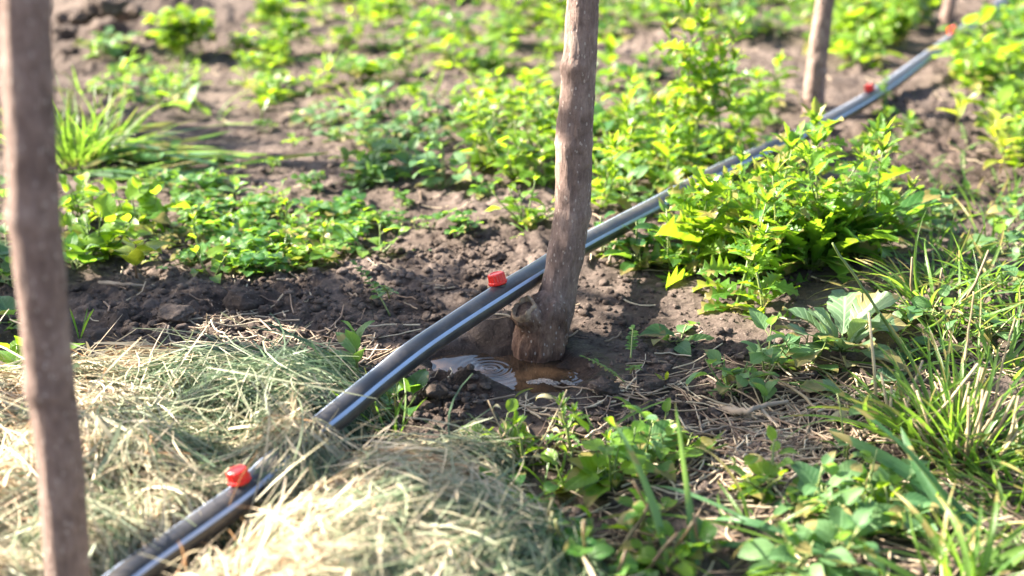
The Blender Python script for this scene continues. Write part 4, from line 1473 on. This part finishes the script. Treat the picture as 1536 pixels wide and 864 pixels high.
# ------------------------------------------------------------------ weeds that look alike, patch by patch
def inside(x, y, poly):
    c = False
    j = len(poly) - 1
    for i in range(len(poly)):
        xi, yi = poly[i]; xj, yj = poly[j]
        if (yi > y) != (yj > y) and x < (xj - xi) * (y - yi) / (yj - yi) + xi: c = not c
        j = i
    return c


PROTO = {}


def proto(kind, var, **kw):
    key = (kind, var, tuple(sorted((a, str(b)) for a, b in kw.items())))
    if key not in PROTO:
        fn, lm, sm, nm, cat = KINDS[kind]
        rnd = random.Random(str(key)); random.seed(str(key))
        st, lf = fn(rnd, **kw)
        PROTO[key] = (st.mesh('stems', M[sm]) if st.v else None, lf.mesh('leaves', M[lm]))
    return PROTO[key]


ZONES = [
    # polygon, number, [(kind, weight, parameters, label)], group
    ([(380, -15), (845, -15), (845, 95), (700, 105), (600, 100), (420, 70)], 27,
     [('lobed_bright', 2, dict(h=.09, nl=16, L=.055, W=.024, nside=2), 'blurred feathery weed in the dense strip along the far edge, before the middle trunk'),
      ('clover_bright', 3, dict(n=28, R=.08, h=.055, ls=.030), 'blurred bright weed in the dense strip along the far edge, before the middle trunk'),
      ('broad_bright', 3, dict(nst=6, h=.09, L=.046, W=.026, per=5), 'blurred leafy weed in the dense strip along the far edge, before the middle trunk'),
      ('broad_dark', 2, dict(nst=6, h=.09, L=.05, W=.028), 'blurred dark leaved weed in the dense strip along the far edge')], 'weeds of the far strip'),
    ([(890, -15), (1210, -15), (1205, 50), (1080, 60), (960, 40), (895, 60)], 26,
     [('broad_bright', 2, dict(nst=5, h=.07, L=.042, W=.024, per=4), 'blurred weed on the pale far soil between the middle and slim trunks'),
      ('broad_dark', 2, dict(nst=5, h=.075), 'blurred dark weed on the pale far soil between the middle and slim trunks')], 'weeds between the two trunks at the back'),
    ([(1245, -15), (1395, -15), (1385, 40), (1290, 105), (1240, 110)], 24,
     [('clover_bright', 2, dict(n=34, R=.06, h=.08, ls=.030), 'blurred bright weed filling the gap between the slim trunk and the last dripper'),
      ('broad_bright', 3, dict(nst=6, h=.09, L=.048, W=.028, per=5), 'blurred leafy weed filling the gap between the slim trunk and the last dripper')], 'weeds behind the pipe'),
    ([(1545, -10), (1545, 130), (1490, 140), (1440, 140), (1515, 45)], 19,
     [('broad_bright', 3, dict(nst=6, h=.09, L=.052, W=.03, per=5), 'blurred leafy weed beyond the dark soil on the open side of the pipe'),
      ('broad_dark', 2, dict(nst=6, h=.09), 'blurred dark weed beyond the dark soil on the open side of the pipe')], 'weeds on the open side of the pipe'),
    ([(1470, 130), (1545, 130), (1545, 270), (1490, 240)], 7,
     [('broad_bright', 1, dict(nst=6, h=.075, L=.036, W=.02, per=6), 'blurred bright weed among the orange tinged sprouts')], 'weeds by the orange sprouts'),
    ([(400, 80), (620, 105), (835, 105), (835, 180), (690, 185), (560, 160), (410, 150)], 18,
     [('lobed_bright', 2, dict(h=.055, nl=13, L=.05, W=.022, nside=1), 'sunlit feathery weed in the middle distance before the middle trunk'),
      ('grass', 1, dict(n=16, L=.07, W=.005, spread=.03, el=(.1, 1.2)), 'sunlit tuft of grass in the middle distance'),
      ('broad_bright', 3, dict(nst=5, h=.042, L=.037, W=.022, per=4), 'sunlit leafy weed in the middle distance before the middle trunk'),
      ('clover_bright', 3, dict(n=24, R=.075, h=.028, ls=.023), 'sunlit low weed in the middle distance before the middle trunk'),
      ('broad', 2, dict(nst=5, h=.055, L=.03, W=.02, per=5), 'dull grey weed in the sunlit middle distance')], 'weeds of the middle distance'),
    ([(360, 70), (840, 60), (840, 190), (560, 180), (390, 170)], 16,
     [('sprout', 1, dict(n=5, h=.03, L=.035, W=.015), 'small sprout between the sunlit weeds of the middle distance'),
      ('grass', 1, dict(n=12, L=.06, W=.004, spread=.02, el=(.2, 1.3)), 'thin grass between the sunlit weeds of the middle distance'),
      ('lobed', 1, dict(h=.045, nl=12, L=.04, W=.018, nside=1), 'small green toothed weed between the sunlit weeds of the middle distance')], 'small weeds of the middle distance'),
    ([(690, 190), (835, 170), (830, 280), (740, 275)], 9,
     [('broad_bright', 3, dict(nst=6, h=.075, L=.028, W=.018, per=6), 'bright leafy weed crowding against the middle trunk'),
      ('broad', 1, dict(nst=5, h=.07, L=.03, W=.02, per=5), 'grey leafy weed crowding against the middle trunk')], 'weeds against the middle trunk'),
    ([(450, 185), (690, 180), (650, 225), (500, 230)], 9,
     [('broad', 2, dict(nst=5, h=.05, L=.028, W=.019, per=5), 'low grey green weed behind the large dusty weed'),
      ('clover', 1, dict(), 'low clover behind the large dusty weed')], 'low weeds behind the dusty weed'),
    ([(290, 350), (420, 320), (560, 330), (560, 365), (500, 400), (400, 420), (285, 425)], 17,
     [('clover', 3, dict(n=30, R=.055, h=.017, ls=.0135), 'clover of the dense low mat behind the largest clod'),
      ('clover_bright', 1, dict(n=22, R=.05, h=.018, ls=.013), 'yellow green clover of the dense low mat behind the largest clod')], 'clover mat'),
    ([(290, 330), (430, 300), (570, 325), (570, 380), (470, 410), (290, 420)], 9,
     [('grass', 1, dict(n=7, L=.045, W=.0035, spread=.015, el=(.2, 1.2)), 'few grass blades sticking out of the clover mat'),
      ('broad_bright', 2, dict(nst=3, h=.04, L=.022, W=.013, per=4), 'small pointed leaf weed mixed into the clover mat'),
      ('lobed_bright', 1, dict(h=.04, nl=10, L=.028, W=.014, nside=1), 'tiny toothed weed mixed into the clover mat')], 'weeds in the clover mat'),
    ([(385, 185), (510, 180), (560, 290), (480, 310), (390, 270)], 8,
     [('clover', 1, dict(n=10, R=.025, h=.02, ls=.012), 'tiny clover on the bare soil between the lying blades and the dusty weed'),
      ('sprout', 1, dict(n=4, h=.018, L=.022, W=.010), 'tiny sprout on the bare soil between the lying blades and the dusty weed')], 'seedlings on bare soil'),
    ([(1330, 190), (1470, 210), (1500, 300), (1360, 300)], 9,
     [('sprout', 1, dict(n=4, h=.018, L=.022, W=.010), 'tiny sprout on the dark soil on the open side of the pipe'),
      ('pinnate', 1, dict(h=.03, n=3, L=.03), 'tiny feathery seedling on the dark soil on the open side of the pipe')], 'seedlings on the dark soil'),
    ([(100, 70), (380, 110), (400, 180), (120, 160)], 12,
     [('sprout', 1, dict(n=5, h=.03, L=.035, W=.017), 'small sprout scattered below the dug ridge'),
      ('lobed', 1, dict(h=.05, nl=10, L=.04, W=.018, nside=1), 'small toothed weed scattered below the dug ridge'),
      ('grass', 1, dict(n=12, L=.07, W=.004, spread=.02, el=(.3, 1.3)), 'thin grass scattered below the dug ridge')], 'scattered weeds below the ridge'),
    ([(560, 300), (720, 290), (820, 340), (820, 370), (640, 380), (570, 350)], 7,
     [('clover', 1, dict(n=9, R=.022, h=.018, ls=.010), 'tiny clover on the lumpy soil behind the red cap'),
      ('grass', 1, dict(n=4, L=.03, W=.0026, spread=.006, el=(.2, 1.1)), 'tiny grass wisp on the lumpy soil behind the red cap')], 'seedlings behind the red cap'),
    ([(740, 660), (860, 650), (1040, 650), (1040, 720), (780, 740)], 9,
     [('broad_bright', 1, dict(nst=3, h=.04, L=.026, W=.017, per=4), 'leafy weed on the dark soil between the puddle and the hay'),
      ('grass', 1, dict(n=9, L=.06, W=.0035, spread=.012, el=(.2, 1.2)), 'wisp of grass on the dark soil between the puddle and the hay'),
      ('lobed', 1, dict(h=.045, nl=10, L=.03, W=.015, nside=1), 'toothed weed on the dark soil between the puddle and the hay')], 'weeds between puddle and hay'),

    ([(255, 285), (380, 290), (370, 335), (270, 340)], 9,
     [('clover', 2, dict(n=20, R=.05, h=.022, ls=.015), 'loose clover between the lying blades and the clover mat'),
      ('sprout_grey', 1, dict(n=5, h=.025, L=.026, W=.014), 'grey sprout between the lying blades and the clover mat')], 'loose clover'),
    ([(590, 345), (690, 335), (690, 355), (600, 362)], 3, [('clover', 1, dict(n=12, R=.025, h=.02, ls=.010), 'tiny clover on the open soil between the mat and the yellow green sprig')], 'tiny clover'),
    ([(330, 60), (420, 70), (420, 170), (370, 130)], 7, [('broad_bright', 1, dict(nst=4, h=.045, L=.028, W=.017, per=5), 'low sunlit weed on the pale soil beyond the single large leaf')], 'weeds on pale soil'),
    ([(150, 100), (290, 115), (300, 150), (170, 150)], 7, [('broad', 1, dict(nst=3, h=.04, L=.03, W=.019, per=5), 'low weed between the dug ridge and the dense grass clump')], 'weeds below the ridge'),
    ([(890, 120), (960, 110), (1010, 180), (1060, 250), (990, 300), (895, 340)], 22,
     [('lobed_bright', 2, dict(h=.085, nl=11, L=.06, W=.03, nside=1), 'bright lobed weed between the middle trunk and the pipe'),
      ('broad', 2, dict(nst=4, h=.06, L=.03, W=.02, per=5), 'dull oval leaved weed between the middle trunk and the pipe'),
      ('broad_dark', 2, dict(nst=4, h=.06), 'dark leaved weed between the middle trunk and the pipe')], 'weeds between trunk and pipe'),
    ([(970, 150), (1180, 140), (1170, 195), (1080, 240), (1000, 230)], 6,
     [('lobed', 2, dict(h=.07, nl=14, L=.05, W=.02, nside=2), 'green lobed weed filling in behind the tall clump'),
      ('lobed_bright', 2, dict(h=.07, nl=14, L=.05, W=.02, nside=2), 'bright lobed weed filling in behind the tall clump')], 'lobed weeds behind the tall clump'),
    ([(1070, 375), (1170, 345), (1300, 315), (1345, 335), (1250, 410), (1090, 415)], 17,
     [('rosette_lobed', 3, dict(n=16, L=.085, W=.030, el=(.5, 1.4), bend=.7), 'lobed rosette packed into the weed clump on the open side of the pipe'),
      ('lobed', 2, dict(h=.12, nl=17, L=.068, W=.028, nside=1), 'upright lobed weed packed into the clump on the open side of the pipe'),
      ('broad_dark', 1, dict(nst=4, h=.06), 'dark broad weed packed into the clump on the open side of the pipe')], 'packed weed clump'),
    ([(1270, 215), (1360, 170), (1370, 200), (1290, 245)], 5, [('lobed', 1, dict(h=.03, nl=9, L=.03, nside=0), 'small lobed weed hugging the pipe past the blurred dripper')], 'weeds hugging the pipe'),
    ([(1380, 290), (1545, 300), (1545, 470), (1400, 440)], 13,
     [('grass', 3, dict(n=26, L=.075, W=.004, spread=.035, el=(.1, 1.3), bend=1.1), 'green grass tuft of the band along the wet soil'),
      ('broad', 1, dict(nst=4, h=.05, L=.03, W=.019, per=5), 'leafy weed in the band of grass along the wet soil')], 'grass band'),
    ([(1330, 480), (1545, 470), (1545, 560), (1400, 560)], 9, [('grass', 2, dict(n=24, L=.08, W=.0034, spread=.03, el=(.1, 1.2)), 'short grass tuft behind the large cut tuft'),
                                                            ('broad', 1, dict(nst=3, h=.035, L=.024, W=.015, per=4), 'small weed in the short grass behind the large cut tuft')], 'short grass'),
    ([(800, 690), (1010, 700), (1030, 864), (800, 864)], 4,
     [('broad_bright', 2, dict(nst=3, h=.04, L=.022, W=.015, per=5), 'small leafy weed among the cut stems near the hay'),
      ('cutstems', 1, dict(n=3, h=.05, nl=11, L=.02), 'short cut stems among the leafy weeds near the hay')], 'weeds among the cut stems'),
    ([(1040, 760), (1380, 740), (1400, 864), (1040, 864)], 7,
     [('broad', 3, dict(nst=4, h=.035, L=.024, W=.016, per=5, lean=.2), 'low oval leaved weed on the strawy foreground soil'),
      ('grass', 1, dict(n=14, L=.07, W=.003, spread=.02, el=(.1, 1.1)), 'thin grass on the strawy foreground soil')], 'foreground weeds'),
    ([(1400, 740), (1545, 720), (1545, 864), (1420, 864)], 7, [('grass', 1, dict(n=26, L=.07, W=.0035, spread=.03, el=(.05, 1.1)), 'low grass under the large cut tuft at the corner')], 'corner grass'),
    ([(-10, 300), (30, 300), (30, 560), (-10, 560)], 4, [('broad', 1, dict(nst=3, h=.05, L=.03, W=.02, per=4), 'leaves showing past the camera side of the nearest trunk')], 'leaves by the nearest trunk'),
]
zr = random.Random(77)
for poly, num, kinds, group in ZONES:
    xs = [p[0] for p in poly]; ys = [p[1] for p in poly]
    pts = []
    for _ in range(num):
        best = None
        for _t in range(14):                       # spread them out
            x = zr.uniform(min(xs), max(xs)); y = zr.uniform(min(ys), max(ys))
            if not inside(x, y, poly): continue
            d = min([math.hypot(x - a, (y - b) * 1.8) for a, b in pts] or [1e9])
            if best is None or d > best[0]: best = (d, x, y)
        if best: pts.append((best[1], best[2]))
    bag = [k for k in kinds for _ in range(k[1])]
    for x, y in pts:
        k = zr.choice(bag)
        var = zr.randrange(4)
        make(k[0], x, y, k[3], group, seed=zr.randrange(10 ** 6), s=zr.uniform(.75, 1.2), meshes=proto(k[0], var, **k[2]))

# ------------------------------------------------------------------ dead bits
def curve_thing(name, label, cat, pts, r, mat, parts=None):
    mb = MB()
    P = catmull(pts, 8)
    P = [q + Vector((random.gauss(0, r * .2), random.gauss(0, r * .2), random.gauss(0, r * .2))) for q in P]
    mb.tube(P, [r * (1 - .5 * i / len(P)) * random.uniform(.85, 1.15) for i in range(len(P))], 8)
    for q in parts or []:
        mb.tube(catmull(q, 6), [r * .45] * ((len(q) - 1) * 6 + 1), 6)
    return tag(link(name, mb.mesh(name, M[mat])), label, cat)


random.seed(3)
up = Vector((0, 0, 1))
def gp(x, y, dz=.004): return GH(x, y) + up * dz
curve_thing('dead_root', 'pale dead root with a forked knuckle lying on the straw', 'root', [gp(1085, 620), gp(1115, 632, .010), gp(1140, 628, .012), gp(1180, 618, .010)], .0035, 'twig', [[gp(1110, 630, .008), gp(1095, 615, .006)], [gp(1140, 628, .01), gp(1160, 640, .004)]])
curve_thing('dry_stick', 'straight pale stick lying in front of the glowing weeds', 'stick', [gp(150, 428), gp(190, 432), gp(232, 434)], .0026, 'twig')
curve_thing('dry_stalk', 'long thin dry stalk lying from the dead root across the soil', 'stalk', [gp(1040, 660), gp(1090, 645), gp(1150, 638), gp(1210, 642)], .0014, 'twig')
curve_thing('dry_stalk', 'upright straw coloured stalk behind the large cut tuft, taller one', 'stalk', [gp(1440, 610), GY(1450, 520, GH(1440, 610).y), GY(1461, 437, GH(1440, 610).y)], .0013, 'drystem')
curve_thing('dry_stalk', 'leaning straw coloured stalk to the outer side of the large cut tuft', 'stalk', [gp(1490, 615), GY(1505, 540, GH(1490, 615).y), GY(1523, 477, GH(1490, 615).y)], .0013, 'drystem')
curve_thing('cut_grass_stalk', 'long green stem with a cut end leaning across the thistle', 'stem', [gp(1365, 545), GY(1310, 455, GH(1365, 545).y), GY(1248, 365, GH(1365, 545).y)], .0019, 'stem')
curve_thing('cut_grass_stalk', 'dry pale stem slanting low toward the cut tuft', 'stem', [gp(1255, 645, .002), gp(1200, 610, .012), gp(1143, 585, .02)], .0019, 'drystem')
curve_thing('dry_twig', 'dark bent twig under the pipe next to the middle sapling', 'twig', [gp(912, 400), gp(922, 380, .01), gp(935, 352, .02)], .002, 'twig')
curve_thing('dry_twig', 'thin upright dry stalk in bare soil above the hay', 'stalk', [gp(312, 505), GY(310, 470, GH(312, 505).y)], .0009, 'drystem')
for i, (px, py, lab, mt, L, W) in enumerate([
    (1095, 470, 'orange brown dead leaf at the foot of the yellow green shoot', 'pale', .03, .012),
    (1270, 560, 'brown dry leaf under the pale thistle', 'pale', .03, .016),
    (860, 683, 'pinkish dry leaf curled on the damp soil', 'pale', .022, .014),
    (800, 590, 'yellow fallen leaf strip by the puddle rim', 'yellow', .03, .004),
    (1500, 545, 'small yellow leaf on the leaning stalk side of the cut tuft', 'yellow', .018, .009),
    (1240, 640, 'pale folded dry leaf beside the dead root', 'pale', .03, .016),
]):
    mb = MB(); random.seed(i)
    mb.leaf(Vector((0, 0, 0)), V3(i * 1.3, .15), Vector((.2, .1, 1)), L, W, lance, .6, .5, 8, .3, .6, .1)
    p = GH(px, py)
    tag(link('dead_leaf', mb.mesh('dead_leaf', M[mt]), None, p + up * .005), lab, 'leaf')
